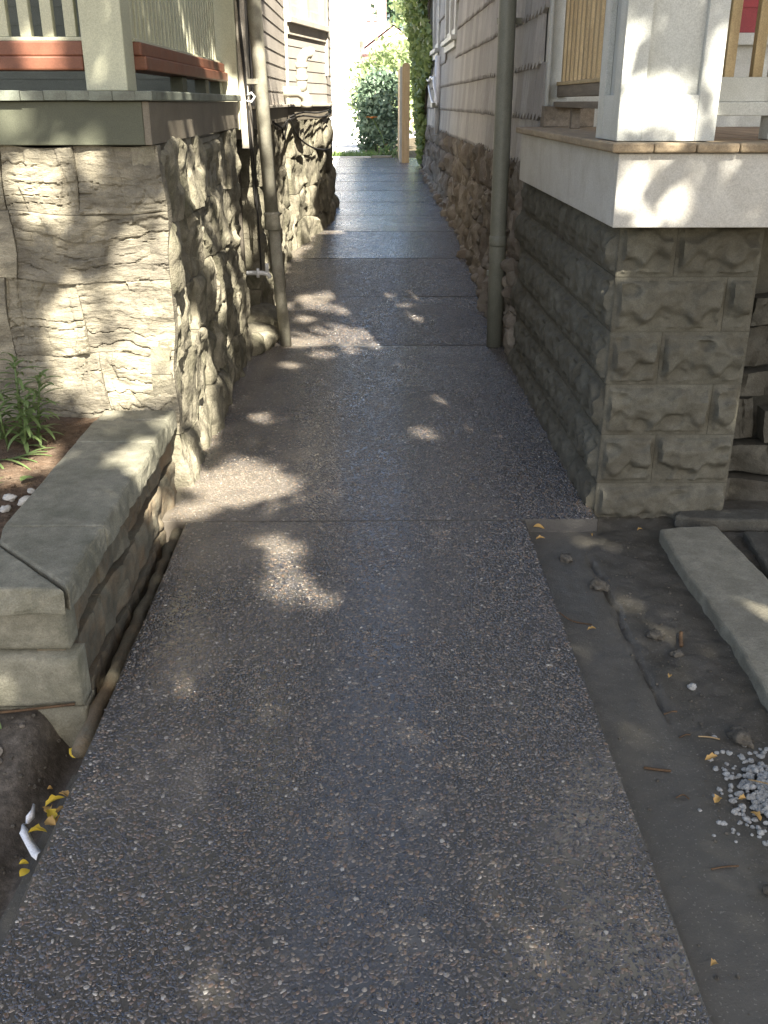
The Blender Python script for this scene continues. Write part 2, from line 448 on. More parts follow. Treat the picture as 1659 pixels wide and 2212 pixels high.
def mud_mat():
    m, nt, b = newmat('wet_mud')
    v = coords(nt, False)
    f = noise_node(nt, v, 9, 8, .7)
    c = ramp(nt, f, [(.25, (.036, .033, .026)), (.5, (.066, .061, .049)), (.75, (.11, .10, .083))])
    big = noise_node(nt, v, 2.2, 4, .6, .5)
    c = mixc(nt, ramp(nt, big, [(.42, 0.0), (.65, .6)]), c, (.056, .050, .039))
    sx = nt.nodes.new('ShaderNodeSeparateXYZ'); nt.links.new(v, sx.inputs[0])
    wv = nt.nodes.new('ShaderNodeMath'); wv.operation = 'MULTIPLY_ADD'; nt.links.new(noise_node(nt, v, 5, 4, .6), wv.inputs[0]); wv.inputs[1].default_value = .16; nt.links.new(sx.outputs[0], wv.inputs[2])
    sm = nt.nodes.new('ShaderNodeMapRange'); nt.links.new(wv.outputs[0], sm.inputs[0])
    sm.inputs[1].default_value = .93; sm.inputs[2].default_value = .86; sm.inputs[3].default_value = 0.0; sm.inputs[4].default_value = .55
    c = mixc(nt, sm.outputs[0], c, (.092, .087, .074))
    grit = noise_node(nt, v, 150, 2, .5)
    c = mixc(nt, ramp(nt, grit, [(.64, 0.0), (.70, .8)]), c, (.18, .168, .145))
    nt.links.new(c, b.inputs['Base Color'])
    r = nt.nodes.new('ShaderNodeMapRange'); nt.links.new(big, r.inputs[0])
    r.inputs[1].default_value = .35; r.inputs[2].default_value = .65
    r.inputs[3].default_value = .30; r.inputs[4].default_value = .75
    nt.links.new(r.outputs[0], b.inputs['Roughness'])
    n1 = bump(nt, b, noise_node(nt, v, 30, 8, .7), .5, .008)
    bump(nt, b, noise_node(nt, v, 190, 3, .6), .35, .003, n1)
    return m
M['mud'] = mud_mat()

# ------------------------------------------------------------------ ground and path
PROF_Y = [3.49, 6.45, 7.75, 9.05, 10.35, 11.65, 12.95, 14.25, 15.55, 16.85, 18.15, 20.0]
PROF_Z = [0.0, 0.003, 0.09, 0.20, 0.285, 0.31, 0.338, 0.37, 0.402, 0.434, 0.466, 0.52]

def path_z(y):
    return float(np.interp(y, PROF_Y, PROF_Z))

gy = [-600, -40, -6, 0.0, 3.0, 6.0, 7.75, 9.05, 10.35, 14.25, 18.15, 20.2, 24, 40, 120, 900]
gz = [-.3, -.3, -.3, -.3, -.28, -.2, -.03, .1, .18, .26, .36, .44, .47, .47, .47, .47]
gx = [-900, -40, -3, -1, 1, 3, 40, 900]
V = [(x, y, z) for y, z in zip(gy, gz) for x in gx]
nx = len(gx)
F = [(j * nx + i, j * nx + i + 1, (j + 1) * nx + i + 1, (j + 1) * nx + i) for j in range(len(gy) - 1) for i in range(nx - 1)]
tag(obj('ground', mesh('ground', V, F, M['ground'])), kind='structure')

# bedding under the slabs carries them
bed_y = [0.2, 3.4] + PROF_Y[1:]
V = []
for y in bed_y:
    z = path_z(y) - 0.05
    V += [(-0.715, y, z), (0.585, y, z)] if y < 3.45 else [(-0.80, y, z), (0.87, y, z)]
F = [(2 * j, 2 * j + 1, 2 * j + 3, 2 * j + 2) for j in range(len(bed_y) - 1)]
path = tag(obj('path', mesh('path', V, F, M['dark_mortar'])), kind='structure')

def slab(x0, x1, y0, y1, mat, parent, wav=.004, step=.08, name='slab', z_off=0.0, thick=.11):
    n = max(2, int((y1 - y0) / step))
    pts = []
    for i in range(n + 1):
        y = y0 + (y1 - y0) * i / n
        pts.append((x1 + N3(7.3, y * 6, 1.7) * wav, y))
    for i in range(n, -1, -1):
        y = y0 + (y1 - y0) * i / n
        pts.append((x0 + N3(2.1, y * 6, 9.7) * wav, y))
    m = len(pts)
    V = [(x, y, path_z(y) - thick) for x, y in pts] + [(x, y, path_z(y) + z_off) for x, y in pts]
    F = [tuple(range(m - 1, -1, -1)), tuple(range(m, 2 * m))]
    F += [(i, (i + 1) % m, m + (i + 1) % m, m + i) for i in range(m)]
    o = obj(name, mesh(name, V, F, mat), parent)
    bevel(o, .0015, 1)
    return o

# aggregate pebbles: geometry-node scatter, one object for each slab near the camera
def pebble_group(dist=.0060, k=.84, tilt=.20, flat=1.1):
    ng = bpy.data.node_groups.new('pebbles', 'GeometryNodeTree')
    ng.interface.new_socket('Geometry', in_out='INPUT', socket_type='NodeSocketGeometry')
    ng.interface.new_socket('Geometry', in_out='OUTPUT', socket_type='NodeSocketGeometry')
    N = ng.nodes; L = ng.links
    gi = N.new('NodeGroupInput'); go = N.new('NodeGroupOutput')
    di = N.new('GeometryNodeDistributePointsOnFaces'); di.distribute_method = 'POISSON'
    di.inputs['Distance Min'].default_value = dist
    di.inputs['Density Max'].default_value = 26000
    ic = N.new('GeometryNodeMeshIcoSphere'); ic.inputs['Radius'].default_value = 1.0; ic.inputs['Subdivisions'].default_value = 2
    # lumpy stones
    nz = N.new('ShaderNodeTexNoise'); nz.inputs['Scale'].default_value = 1.3
    sp = N.new('GeometryNodeSetPosition')
    sub = N.new('ShaderNodeVectorMath'); sub.operation = 'SUBTRACT'; sub.inputs[1].default_value = (.5, .5, .5)
    scl = N.new('ShaderNodeVectorMath'); scl.operation = 'SCALE'; scl.inputs['Scale'].default_value = 1.1
    L.new(nz.outputs['Color'], sub.inputs[0]); L.new(sub.outputs[0], scl.inputs[0]); L.new(scl.outputs[0], sp.inputs['Offset'])
    sm = N.new('GeometryNodeSetMaterial'); sm.inputs['Material'].default_value = M['pebble']
    sh = N.new('GeometryNodeSetShadeSmooth')
    io = N.new('GeometryNodeInstanceOnPoints')
    rv = N.new('FunctionNodeRandomValue'); rv.data_type = 'FLOAT_VECTOR'
    rv.inputs[0].default_value = (-tilt, -tilt, 0); rv.inputs[1].default_value = (tilt, tilt, 6.283)
    sv = N.new('FunctionNodeRandomValue'); sv.data_type = 'FLOAT_VECTOR'
    sv.inputs[0].default_value = (.0030 * k, .0040 * k, .0018 * k * flat); sv.inputs[1].default_value = (.0070 * k, .0100 * k, .0034 * k * flat)
    sv.inputs['Seed'].default_value = 5
    L.new(gi.outputs[0], di.inputs['Mesh'])
    L.new(ic.outputs['Mesh'], sp.inputs['Geometry']); L.new(sp.outputs[0], sm.inputs['Geometry']); L.new(sm.outputs[0], sh.inputs['Geometry'])
    L.new(di.outputs['Points'], io.inputs['Points']); L.new(sh.outputs[0], io.inputs['Instance'])
    L.new(rv.outputs[0], io.inputs['Rotation']); L.new(sv.outputs[0], io.inputs['Scale'])
    L.new(io.outputs[0], go.inputs[0])
    return ng
PEB = pebble_group()
PEB_FAR = pebble_group(.0098, 1.25, .07, .5)

def pebbles(x0, x1, y0, y1, parent, grp=None):
    n = max(1, int((y1 - y0) / .25))
    V, F = [], []
    for i in range(n + 1):
        y = y0 + (y1 - y0) * i / n
        V += [(x0, y, path_z(y) - .0003), (x1, y, path_z(y) - .0003)]
    for i in range(n):
        F.append((2 * i, 2 * i + 1, 2 * i + 3, 2 * i + 2))
    o = obj('aggregate_pebbles', mesh('aggregate_pebbles', V, F, M['pebble']), parent)
    md = o.modifiers.new('pebbles', 'NODES'); md.node_group = grp or PEB
    tag(o, kind='stuff')
    return o

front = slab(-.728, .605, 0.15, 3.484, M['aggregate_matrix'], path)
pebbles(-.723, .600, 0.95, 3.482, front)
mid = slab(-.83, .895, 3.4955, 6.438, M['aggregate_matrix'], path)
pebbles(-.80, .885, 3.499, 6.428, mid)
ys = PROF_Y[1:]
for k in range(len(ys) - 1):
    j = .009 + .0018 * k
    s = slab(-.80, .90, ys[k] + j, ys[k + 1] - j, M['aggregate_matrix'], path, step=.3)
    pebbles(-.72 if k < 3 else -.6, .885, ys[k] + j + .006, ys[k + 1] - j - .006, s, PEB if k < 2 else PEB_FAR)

# ------------------------------------------------------------------ stone builder
def facet_h(X, Y, Z, f, so):
    Z = Z * .62
    p = Vector((X * f + .5 * N3(X * 9, Y * 9, Z * 9) + so, Y * f + .5 * N3(X * 9 + 4, Y * 9, Z * 9), Z * f + .5 * N3(X * 9, Y * 9 + 7, Z * 9)))
    ds, ps = noise.voronoi(p)
    c = ps[0]
    q = p - c
    hx = N3(c.x * 5.3, c.y * 5.3, c.z * 5.3 + 1.1); hy = N3(c.x * 5.3 + 9, c.y * 5.3, c.z * 5.3); hz = N3(c.x * 5.3, c.y * 5.3 + 5, c.z * 5.3)
    return 1.5 * hx + 1.6 * (q.x * hy + q.y * hz + q.z * hx) - .55 * math.exp(-((ds[1] - ds[0]) / .09) ** 2)

def stone_mesh(w, h, nx_, nz_, seed, bulge, rough, rfreq, strata=0.0, warp=0.0, O=Vector((0, 0, 0)), ang=0.0, edge=.05, gap=.006, mat=None, name='stone', lean=0.0, facet=0.0, ffreq=7.0):
    """local x along the wall, local z up, face towards local -y"""
    ca, sa = math.cos(ang), math.sin(ang)
    V = []
    so = seed * 13.7
    def wpos(x, z):
        return O.x + ca * x, O.y + sa * x, O.z + z
    rows = []
    for j in range(nz_ + 1):
        row = []
        for i in range(nx_ + 1):
            x = gap + (w - 2 * gap) * i / nx_
            z = gap + (h - 2 * gap) * j / nz_
            X, Y, Z = wpos(x, z)
            dx = N3(X * 3.1 + 5, Y * 3.1, Z * 3.1) * warp if warp else 0
            dz = N3(X * 3.1, Y * 3.1 + 9, Z * 3.1 + 4) * warp if warp else 0
            e = min(x, w - x, z, h - z) / edge
            e = min(1.0, max(0.0, e))
            ed = math.sqrt(max(0, 1 - (1 - e) ** 2))
            n = bulge * ed
            n += FR(X * rfreq + so, Y * rfreq, Z * rfreq, 5) * rough * (.25 + .75 * ed)
            if facet:
                n += facet * (.3 + .7 * ed) * (facet_h(X, Y, Z, ffreq, so) + .45 * facet_h(X, Y, Z, ffreq * 2.7, so + 3))
            if strata:
                wob = N3(X * 2.2 + so, Y * 2.2, Z * 2.0) * .8 + N3(X * 11 + so, Y * 11, Z * 4) * .55 + N3(X * 37 + so, Y * 37, Z * 9) * .25
                q = Z * 22.0 + wob + 3.0 * N3(Z * 5.0, so, 1.0)
                L_ = math.floor(q); fq = q - L_
                hsh = N3(L_ * 3.77 + so, math.floor(X * 2.3 + Y * 2.3 + L_ * .37) * 1.9, 7.1)
                n += strata * hsh * .75
                cr = N3(L_ * 5.1, X * 3 + Y * 3, so)
                if cr > .06:
                    n -= strata * 1.2 * min(1, (cr - .06) * 5) * math.exp(-((min(fq, 1 - fq)) / .08) ** 2)
                n += FR(X * 7 + so, Y * 7, Z * 42, 3) * strata * .35
            n += lean * min(1.2, max(0.0, 1.3 - Z) / 1.3)
            row.append(len(V)); V.append((x + dx, -n, z + dz))
        rows.append(row)
    F = []
    for j in range(nz_):
        for i in range(nx_):
            F.append((rows[j][i], rows[j][i + 1], rows[j + 1][i + 1], rows[j + 1][i]))
    ring = rows[0][:] + [rows[j][-1] for j in range(1, nz_ + 1)] + rows[-1][-2::-1] + [rows[j][0] for j in range(nz_ - 1, 0, -1)]
    back = []
    for r_ in ring:
        v = V[r_]
        back.append(len(V)); V.append((v[0], .07, v[2]))
    m = len(ring)
    for k in range(m):
        F.append((ring[(k + 1) % m], ring[k], back[k], back[(k + 1) % m]))
    me = mesh(name, V, F, mat, True)
    if facet: me.set_sharp_from_angle(angle=math.radians(38))
    return me

def stone_wall(parent, O, ang, length, rows, wmin, wmax, mat, res, seed, bulge, rough, rfreq, strata=0, warp=.02, edge=.05, gap=.006, lean=0.0, name='stone', facet=0.0, ffreq=7.0):
    """rows: list of (z0,z1); every stone an object of its own"""
    r = random.Random(seed)
    out = []
    for (z0, z1) in rows:
        x = -r.uniform(0, .0)
        while x < length - 1e-4:
            w = r.uniform(wmin, wmax)
            if length - x - w < wmin * .6: w = length - x
            p = Vector(O) + Vector((math.cos(ang) * x, math.sin(ang) * x, z0))
            bl = bulge * r.uniform(.5, 1.35)
            me = stone_mesh(w, z1 - z0, max(4, int(w / res)), max(4, int((z1 - z0) / res)), r.uniform(0, 50), bl, rough, rfreq, strata, warp, p, ang, edge, gap, mat, name,
                            lean, facet, ffreq)
            out.append(obj(name, me, parent, rotz(p, ang)))
            x += w
    return out

# ------------------------------------------------------------------ LEFT HOUSE
LH = thing('house', (-2.5, 8, 0), 'taupe clapboard house with tall rough limestone base and green trimmed porch', 'house')
# porch foundation, face towards the street (y = 3.85)
YL = 3.85
box('foundation_core', -4.0, -.836, YL + .036, 6.12, -.3, 1.355, M['mortar'], LH, 0)
rowsF = [(.20, .58, [(-2.6, .55), (-2.05, .62), (-1.43, .34), (-1.09, .29)]),
         (.58, .87, [(-2.6, .6), (-2.0, .57), (-1.43, .30), (-1.13, .33)]),
         (.87, 1.125, [(-2.6, .5), (-2.1, .72), (-1.38, .58)]),
         (1.125, 1.368, [(-2.6, .55), (-2.05, .66), (-1.385, .275), (-1.11, .31)])]
k = 0
for z0, z1, st in rowsF:
    for x, w in st:
        k += 1
        p = Vector((x, YL + .012, z0))
        vis = x > -1.6
        if z0 < .3 and False: pass
        me = stone_mesh(w, z1 - z0, 66 if vis else 12, int((z1 - z0) / (.005 if vis else .03)), k * 3.3, .005, .022, 3.2, .010, .045, p, 0, .010, .0012, M['limestone'], 'stone', 0, .007, 7.0)
        obj('stone', me, LH, rotz(p, 0))
# porch foundation, face towards the alley (x = -.80)
stone_wall(LH, (-.822, YL + .0, 0), math.pi / 2, 2.38, [(-.12, .22), (.22, .52), (.52, .80), (.80, 1.08), (1.08, 1.36)], .26, .52, M['side_limestone'], .015, 5, .012, .055, 2.6, 0, .07, .03, .002, .035, facet=.017, ffreq=4.2)
# fascia, deck, column, rails
box('fascia', -4.0, -.832, YL - .012, YL + .02, 1.372, 1.522, M['green_grey_paint'], LH)
box('side_fascia', -.832, -.806, YL - .010, 6.46, 1.372, 1.522, M['brown_board'], LH)
deck = box('deck', -4.0, -.90, YL + .06, 6.44, 1.50, 1.552, M['deck_edge_paint'], LH, 0)
x = -4.0
kk = 0
while x < -.80:
    w = .083
    x1 = min(x + w, -.785)
    if x > -1.9:
        box('deck_board', x, x1 - .0006, YL - .04 + rnd.uniform(-.004, .004), YL + .9, 1.524 + .0005 * kk % .002, 1.5575 + rnd.uniform(-.0015, .0015), M['deck_edge_paint'], LH, .0015)
    x += w; kk += 1
box('deck_nosing', -.799, -.785, YL - .035, 6.44, 1.523, 1.558, M['deck_edge_paint'], LH, .005)
box('column', -1.056, -.902, 3.95, 4.105, 1.558, 4.15, M['cream_paint'], LH, .004)
fr = box('front_railing', -4.0, -1.058, 3.99, 4.05, 1.728, 1.742, M['cream_paint'], LH, .003)
fr2 = box('rail_board', -4.0, -1.0575, 3.965, 4.075, 1.676, 1.7275, M['rust_paint'], fr, .006)
box('rail_board', -4.0, -1.0575, 3.945, 4.09, 1.628, 1.6755, M['rust_paint'], fr, .006)
box('top_rail', -4.0, -1.0575, 3.975, 4.07, 2.50, 2.55, M['cream_paint'], fr, .004)
for i in range(16):
    x = -1.105 - i * .0835
    box('picket', x - .021, x + .021, 4.0, 4.036, 1.7425, 2.499, M['cream_paint'], fr, .003)
sr = box('side_railing', -.955, -.895, 4.108, 6.43, 1.732, 1.745, M['cream_paint'], LH, .003)
box('rail_board', -.975, -.872, 4.107, 6.42, 1.683, 1.7315, M['rust_paint'], sr, .006)
box('rail_board', -.985, -.855, 4.107, 6.42, 1.632, 1.6825, M['rust_paint'], sr, .006)
box('top_rail', -.97, -.88, 4.107, 6.42, 2.50, 2.55, M['cream_paint'], sr, .004)
for i in range(27):
    y = 4.16 + i * .0835
    box('picket', -.946, -.908, y - .021, y + .021, 1.7455, 2.499, M['cream_paint'], sr, .003)
for y in (5.05, 5.75, 6.3):
    box('rail_block', -.95, -.89, y, y + .12, 1.5585, 1.6315, M['green_grey_paint'], sr, .003)
box('porch_roof', -4.2, -.72, 3.62, 6.25, 4.15, 4.4, M['trim'], LH, .01)
# house front wall on the porch
box('front_wall', -4.0, -.925, 6.475, 6.60, 1.4, 3.9, M['porch_siding'], LH, 0)

def clap(A, B, z, ex, mat, parent, name='clapboard', proud=.0085, th=.003, lap=.02):
    A = Vector((A[0], A[1], 0)); B = Vector((B[0], B[1], 0))
    d = (B - A).normalized()
    n = Vector((d.y, -d.x, 0))          # outward, to the right of A->B
    prof = [(proud, z), (th, z + ex + lap), (-.006, z + ex + lap), (-.006, z)]
    jz = rnd.uniform(-.0012, .0012)
    V = [p + n * o + Vector((0, 0, zz + jz)) for p in (A, B) for o, zz in prof]
    F = [(0, 4, 5, 1), (1, 5, 6, 2), (2, 6, 7, 3), (3, 7, 4, 0), (0, 1, 2, 3), (7, 6, 5, 4)]
    F = [tuple(reversed(f)) for f in F]
    return obj(name, mesh(name, V, F, mat), parent)

for i in range(11):
    clap((-4.0, 6.475), (-.925, 6.475), 1.55 + i * .098, .098, M['porch_siding'], LH, 'porch_clapboard')
box('corner_post', -.924, -.80, 6.435, 6.62, 1.36, 3.9, M['cream_paint'], LH, .005)
box('corner_board', -.798, -.742, 6.47, 6.60, 1.25, 3.9, M['trim'], LH, .004)
# main alley wall, oblique bay and its return
WA, WB, WC, WD = (-.757, 6.605), (-.757, 9.60), (-.452, 11.05), (-.460, 12.6)
nb = 20
for (a, b) in ((WA, WB), (WB, WC), (WC, WD)):
    for i in range(nb):
        z = 1.50 + i * .098
        if a is WB and z > 2.12: continue
        clap(a, b, z, .098, M['clapboard'], LH)
prism('wall_core', [(-4, 6.61), (-.775, 6.61), (-.775, 9.60), (-.468, 11.05), (-.478, 12.6), (-4, 12.6)], 1.3, 3.9, M['clapboard'], LH)
V = [(-.50, 6.3, 3.9), (-.25, 11.2, 3.9), (-.25, 12.9, 3.9), (-4.6, 12.9, 6.0), (-4.6, 6.3, 6.0), (-8.6, 6.3, 3.9), (-8.6, 12.9, 3.9)]
obj('house_roof', mesh('house_roof', V, [(0, 1, 2, 3, 4), (4, 3, 6, 5), (0, 4, 5), (3, 2, 6), (0, 5, 6, 2, 1)], M['roof']), LH)
box('corner_bead', -.757, -.728, 9.575, 9.615, 1.5, 3.9, M['trim'], LH, .003)
cb = Matrix.Translation((-.449, 11.05, 0)) @ Matrix.Rotation(math.radians(-12), 4, 'Z')
o = box('corner_board', -.035, .02, -.05, .02, 1.44, 3.9, M['trim'], LH, .003)
WMb = Matrix.Translation((-.449, 11.05, 3.0)) @ Matrix.Rotation(math.radians(-6), 4, 'Z')
o.matrix_basis = WMb
# sill board under the siding
def strip(name, a, b, off0, off1, z0, z1, mat, parent):
    A = Vector((a[0], a[1], 0)); B = Vector((b[0], b[1], 0)); d = (B - A).normalized(); n = Vector((d.y, -d.x, 0))
    q = [A + n * off0, A + n * off1, B + n * off1, B + n * off0]
    return prism(name, [(p.x, p.y) for p in q], z0, z1, mat, parent, .003)
for a, b in ((WA, WB), (WB, WC), (WC, WD)):
    strip('drip_cap', a, b, -.01, .035, 1.478, 1.499, M['trim'], LH)
    strip('sill_board', a, b, -.01, .012, 1.36, 1.4775, M['brown_board'], LH)
# bay window
d = (Vector(WC) - Vector(WB)); dl = d.length; d.normalize(); n2 = Vector((d.y, -d.x))
def bp(u, o_): 
    p = Vector(WB) + d * u + n2 * o_
    return (p.x, p.y)
win = prism('window', [bp(.10, -.06), bp(1.42, -.06), bp(1.42, -.05), bp(.10, -.05)], 2.32, 3.7, M['glass'], LH)
prism('window_sill', [bp(.03, -.01), bp(1.47, -.01), bp(1.47, .06), bp(.03, .06)], 2.175, 2.225, M['trim'], win, .004)
prism('window_apron', [bp(.06, -.01), bp(1.45, -.01), bp(1.45, .022), bp(.06, .022)], 2.08, 2.174, M['trim'], win, .003)
for u0, u1 in ((.06, .19), (.70, .80), (1.33, 1.45)):
    prism('window_frame', [bp(u0, -.05), bp(u1, -.05), bp(u1, .028), bp(u0, .028)], 2.226, 3.7, M['trim'], win, .003)
prism('window_sash', [bp(.19, -.049), bp(.70, -.049), bp(.70, 0.0), bp(.19, 0.0)], 2.2262, 2.33, M['trim'], win, .003)
prism('window_sash', [bp(.80, -.049), bp(1.33, -.049), bp(1.33, 0.0), bp(.80, 0.0)], 2.2262, 2.33, M['trim'], win, .003)
prism('bay_wall', [bp(0, -.01), bp(1.48, -.01), bp(1.48, .008), bp(0, .008)], 3.7, 3.9, M['clapboard'], LH)
# foundation of the main wall
prism('foundation_core', [(-3.5, 6.75), (-.86, 6.75), (-.84, 9.4), (-.56, 10.8), (-.56, 12.6), (-3.5, 12.6)], -.2, 1.359, M['dark_mortar'], LH)
rowsH = [(.98, 1.36), (.66, .98), (.34, .66), (.0, .34)]
stone_wall(LH, (-.795, 6.80, 0), math.pi / 2, 2.65, [(-.05, .34), (.34, .66), (.66, .98), (.98, 1.355)], .26, .5, M['side_limestone'], .022, 21, .018, .06, 2.6, 0, .07, .04, .002, .05, facet=.021, ffreq=4.0)
bd = math.atan2(1.4, .24)
stone_wall(LH, (-.75, 9.42, 0), bd, 1.50, [(.10, .45), (.45, .75), (.75, 1.05), (1.05, 1.355)], .30, .6, M['side_limestone'], .026, 33, .018, .05, 2.0, 0, .07, .04, .002, .06, facet=.020, ffreq=3.0)
stone_wall(LH, (-.50, 10.9, 0), math.pi / 2, 1.7, [(.18, .5), (.5, .8), (.8, 1.08), (1.08, 1.355)], .35, .6, M['side_limestone'], .06, 35, .04, .06, 3.0, 0, .05, .10, .006, .05)
# rubble and mortar at the wall foot beside the downspout
for (x, y, s) in ((-.74, 6.30, .075), (-.70, 6.46, .06), (-.79, 6.17, .08), (-.69, 6.62, .07), (-.78, 6.42, .10), (-.68, 6.80, .06), (-.80, 6.5, .14), (-.76, 6.68, .11)):
    V = []; F = []
    import_ico = None
    me = stone_mesh(2.2 * s, 1.7 * s, 8, 7, s * 900 + y, .8 * s, .6 * s, 6, 0, 0, Vector((x, y, 0)), math.pi / 2, .9 * s, 0, M['side_limestone'], 'footing_stone')
    obj('footing_stone', me, LH, rotz((x, y, path_z(y) - .02), math.pi / 2 - .3))
# downspout (old pipe that leans) with coupling, lower clay pipe
tube('downspout', [(-.735, 6.52, 3.9), (-.725, 6.52, 4.0), (-.69, 6.52, 2.1), (-.630, 6.47, .82)], .0435, M['old_pipe'], LH, 20)
tube('downspout_coupling', [(-.632, 6.471, .87), (-.6315, 6.471, .858), (-.631, 6.471, .845), (-.6295, 6.47, .80), (-.628, 6.47, .765), (-.628, 6.47, .76)], [.046, .054, .050, .050, .054, .048], M['old_pipe'], LH, 20)
tube('lower_pipe', [(-.622, 6.468, .775), (-.60, 6.46, .4), (-.571, 6.45, .006)], .0375, M['old_pipe'], LH, 18)
box('pipe_strap', -.76, -.655, 6.46, 6.475, 1.62, 1.65, M['old_pipe'], LH, .002)
# vent pipe (plastic) on the bay
tube('vent_pipe', [(-.80, 9.25, 1.60), (-.70, 9.25, 1.60), (-.62, 9.25, 1.60), (-.575, 9.26, 1.575), (-.555, 9.28, 1.53), (-.555, 9.28, 1.47)], .047, M['pvc'], LH, 18)
tube('vent_pipe', [(-.60, 9.255, 1.60), (-.59, 9.255, 1.66), (-.59, 9.255, 1.80), (-.585, 9.255, 1.86), (-.555, 9.265, 1.905), (-.51, 9.28, 1.915), (-.49, 9.285, 1.905)], .047, M['pvc'], LH, 18)
for z in (1.69, 1.79):
    tube('pipe_collar', [(-.59, 9.255, z), (-.59, 9.255, z + .012), (-.59, 9.255, z + .045)], [.050, .0525, .0525], M['pvc'], LH, 18)
tube('pipe_collar', [(-.555, 9.28, 1.475), (-.555, 9.28, 1.52)], .0525, M['pvc'], LH, 18)
# cables
def cable(pts, r, mat, parent, name='cable'):
    P = [Vector(p) for p in pts]
    out = []
    for i in range(len(P) - 1):
        a = P[max(i - 1, 0)]; b = P[i]; c = P[i + 1]; d_ = P[min(i + 2, len(P) - 1)]
        for k in range(6):
            t = k / 6
            out.append(.5 * ((2 * b) + (c - a) * t + (2 * a - 5 * b + 4 * c - d_) * t * t + (3 * b - a - 3 * c + d_) * t ** 3))
    out.append(P[-1])
    return tube(name, out, r, mat, parent, 6)
cable([(-.775, 6.58, 3.0), (-.770, 6.46, 2.2), (-.775, 6.455, 1.9), (-.755, 6.455, 1.6), (-.74, 6.45, 1.35), (-.73, 6.5, 1.1), (-.72, 6.5, .5)], .006, M['black_cable'], LH)
cable([(-.79, 6.46, 3.0), (-.785, 6.458, 2.2), (-.77, 6.458, 1.95), (-.752, 6.452, 1.65), (-.745, 6.45, 1.3), (-.735, 6.5, .9)], .005, M['black_cable'], LH)
cable([(-.76, 6.62, 3.0), (-.742, 6.63, 2.1), (-.742, 6.63, 1.8), (-.742, 6.62, 1.55), (-.742, 6.6, 1.35)], .004, M['black_cable'], LH)
cable([(-.74, 8.0, 1.38), (-.70, 8.3, 1.33), (-.70, 8.7, 1.36), (-.70, 9.2, 1.37), (-.66, 9.6, 1.22), (-.55, 10.2, 1.10), (-.42, 10.9, 1.06), (-.42, 11.4, 1.1)], .009, M['black_cable'], LH)
cable([(-.70, 9.2, 1.40), (-.62, 9.8, 1.43), (-.52, 10.4, 1.42), (-.43, 11.0, 1.44)], .008, M['black_cable'], LH)
cable([(-.70, 9.2, 1.38), (-.62, 9.8, 1.40), (-.50, 10.4, 1.38), (-.42, 11.0, 1.40)], .008, M['black_cable'], LH)
cable([(-.70, 8.35, 1.34), (-.70, 8.45, 1.24), (-.69, 8.55, 1.30), (-.69, 8.8, 1.36)], .008, M['black_cable'], LH)
tube('conduit_hook', [(-.745, 6.44, 1.555), (-.72, 6.43, 1.57), (-.70, 6.43, 1.55), (-.72, 6.43, 1.52), (-.75, 6.44, 1.525)], .008, M['white_plastic'], LH, 8)
# hose tap
tp = tube('hose_tap', [(-.80, 6.37, .50), (-.70, 6.37, .50), (-.665, 6.37, .495), (-.65, 6.37, .47)], .014, M['white_plastic'], LH, 10)
tube('tap_handle', [(-.668, 6.37, .505), (-.668, 6.37, .56)], .012, M['white_plastic'], tp, 8)
tube('tap_flange', [(-.735, 6.37, .50), (-.72, 6.37, .50)], .03, M['white_plastic'], tp, 12)

# ------------------------------------------------------------------ RIGHT HOUSE
RH = thing('house', (2.5, 9, 0), 'grey shingled house with moulded block porch base and white panelled column', 'house')
# moulded rock-face blocks
def block_mesh(w, h, seed, mat, nx_=30, nz_=15):
    r = random.Random(seed)
    ledges = []
    V = []
    ph = r.uniform(0, 6)
    nsc = max(2, int(w / .085))
    sc = [(w * (i + .5 + r.uniform(-.22, .22)) / nsc, r.choice((.20, .26, .74)) * h + r.uniform(-.015, .015), r.uniform(.030, .048), r.uniform(.022, .034), r.uniform(.026, .040)) for i in range(nsc)]
    rows = []
    for j in range(nz_ + 1):
        row = []
        for i in range(nx_ + 1):
            x = .0012 + (w - .0024) * i / nx_; z = .0012 + (h - .0024) * j / nz_
            e = min(x, w - x, z, h - z)
            q = ss(.012, .022, e + .008 * N3(x * 16 + seed, z * 16, 2))
            n = .003 * ss(0, .003, e)
            rg = 1 - 2 * abs(N3(x * 10 + seed, z * 16, 2.2))
            f_ = .030 + .004 * facet_h(x, seed * .37, z * 1.4, 11.0, seed) + .008 * rg + .005 * N3(x * 26 + seed, z * 30, 5)
            zc = .36 * h + .020 * math.sin(x * 31 + ph) + .012 * math.sin(x * 67 + 2 * ph)
            zt = .80 * h + .016 * math.sin(x * 27 + 2.1 * ph) + .010 * math.sin(x * 53 + ph)
            f_ -= .024 * ss(zc + .016, zc - .022, z)
            f_ -= .020 * ss(zt - .014, zt + .018, z)
            for (cx_, cz_, rx, rz, dp) in sc:
                t = ((x - cx_) / rx) ** 2 + ((z - cz_) / rz) ** 2
                if t < 1: f_ -= dp * .8 * (1 - t)
            n += q * max(.003, f_)
            n += .0016 * FR(x * 40 + seed, z * 40, 3, 3)
            row.append(len(V)); V.append((x, -max(n, -.004), z))
        rows.append(row)
    F = []
    for j in range(nz_):
        for i in range(nx_):
            F.append((rows[j][i], rows[j][i + 1], rows[j + 1][i + 1], rows[j + 1][i]))
    ring = rows[0][:] + [rows[j][-1] for j in range(1, nz_ + 1)] + rows[-1][-2::-1] + [rows[j][0] for j in range(nz_ - 1, 0, -1)]
    back = []
    for r_ in ring:
        v = V[r_]; back.append(len(V)); V.append((v[0], .06, v[2]))
    m = len(ring)
    for k in range(m):
        F.append((ring[(k + 1) % m], ring[k], back[k], back[(k + 1) % m]))
    me = mesh('block', V, F, mat, True)
    me.set_sharp_from_angle(angle=math.radians(55))
    return me

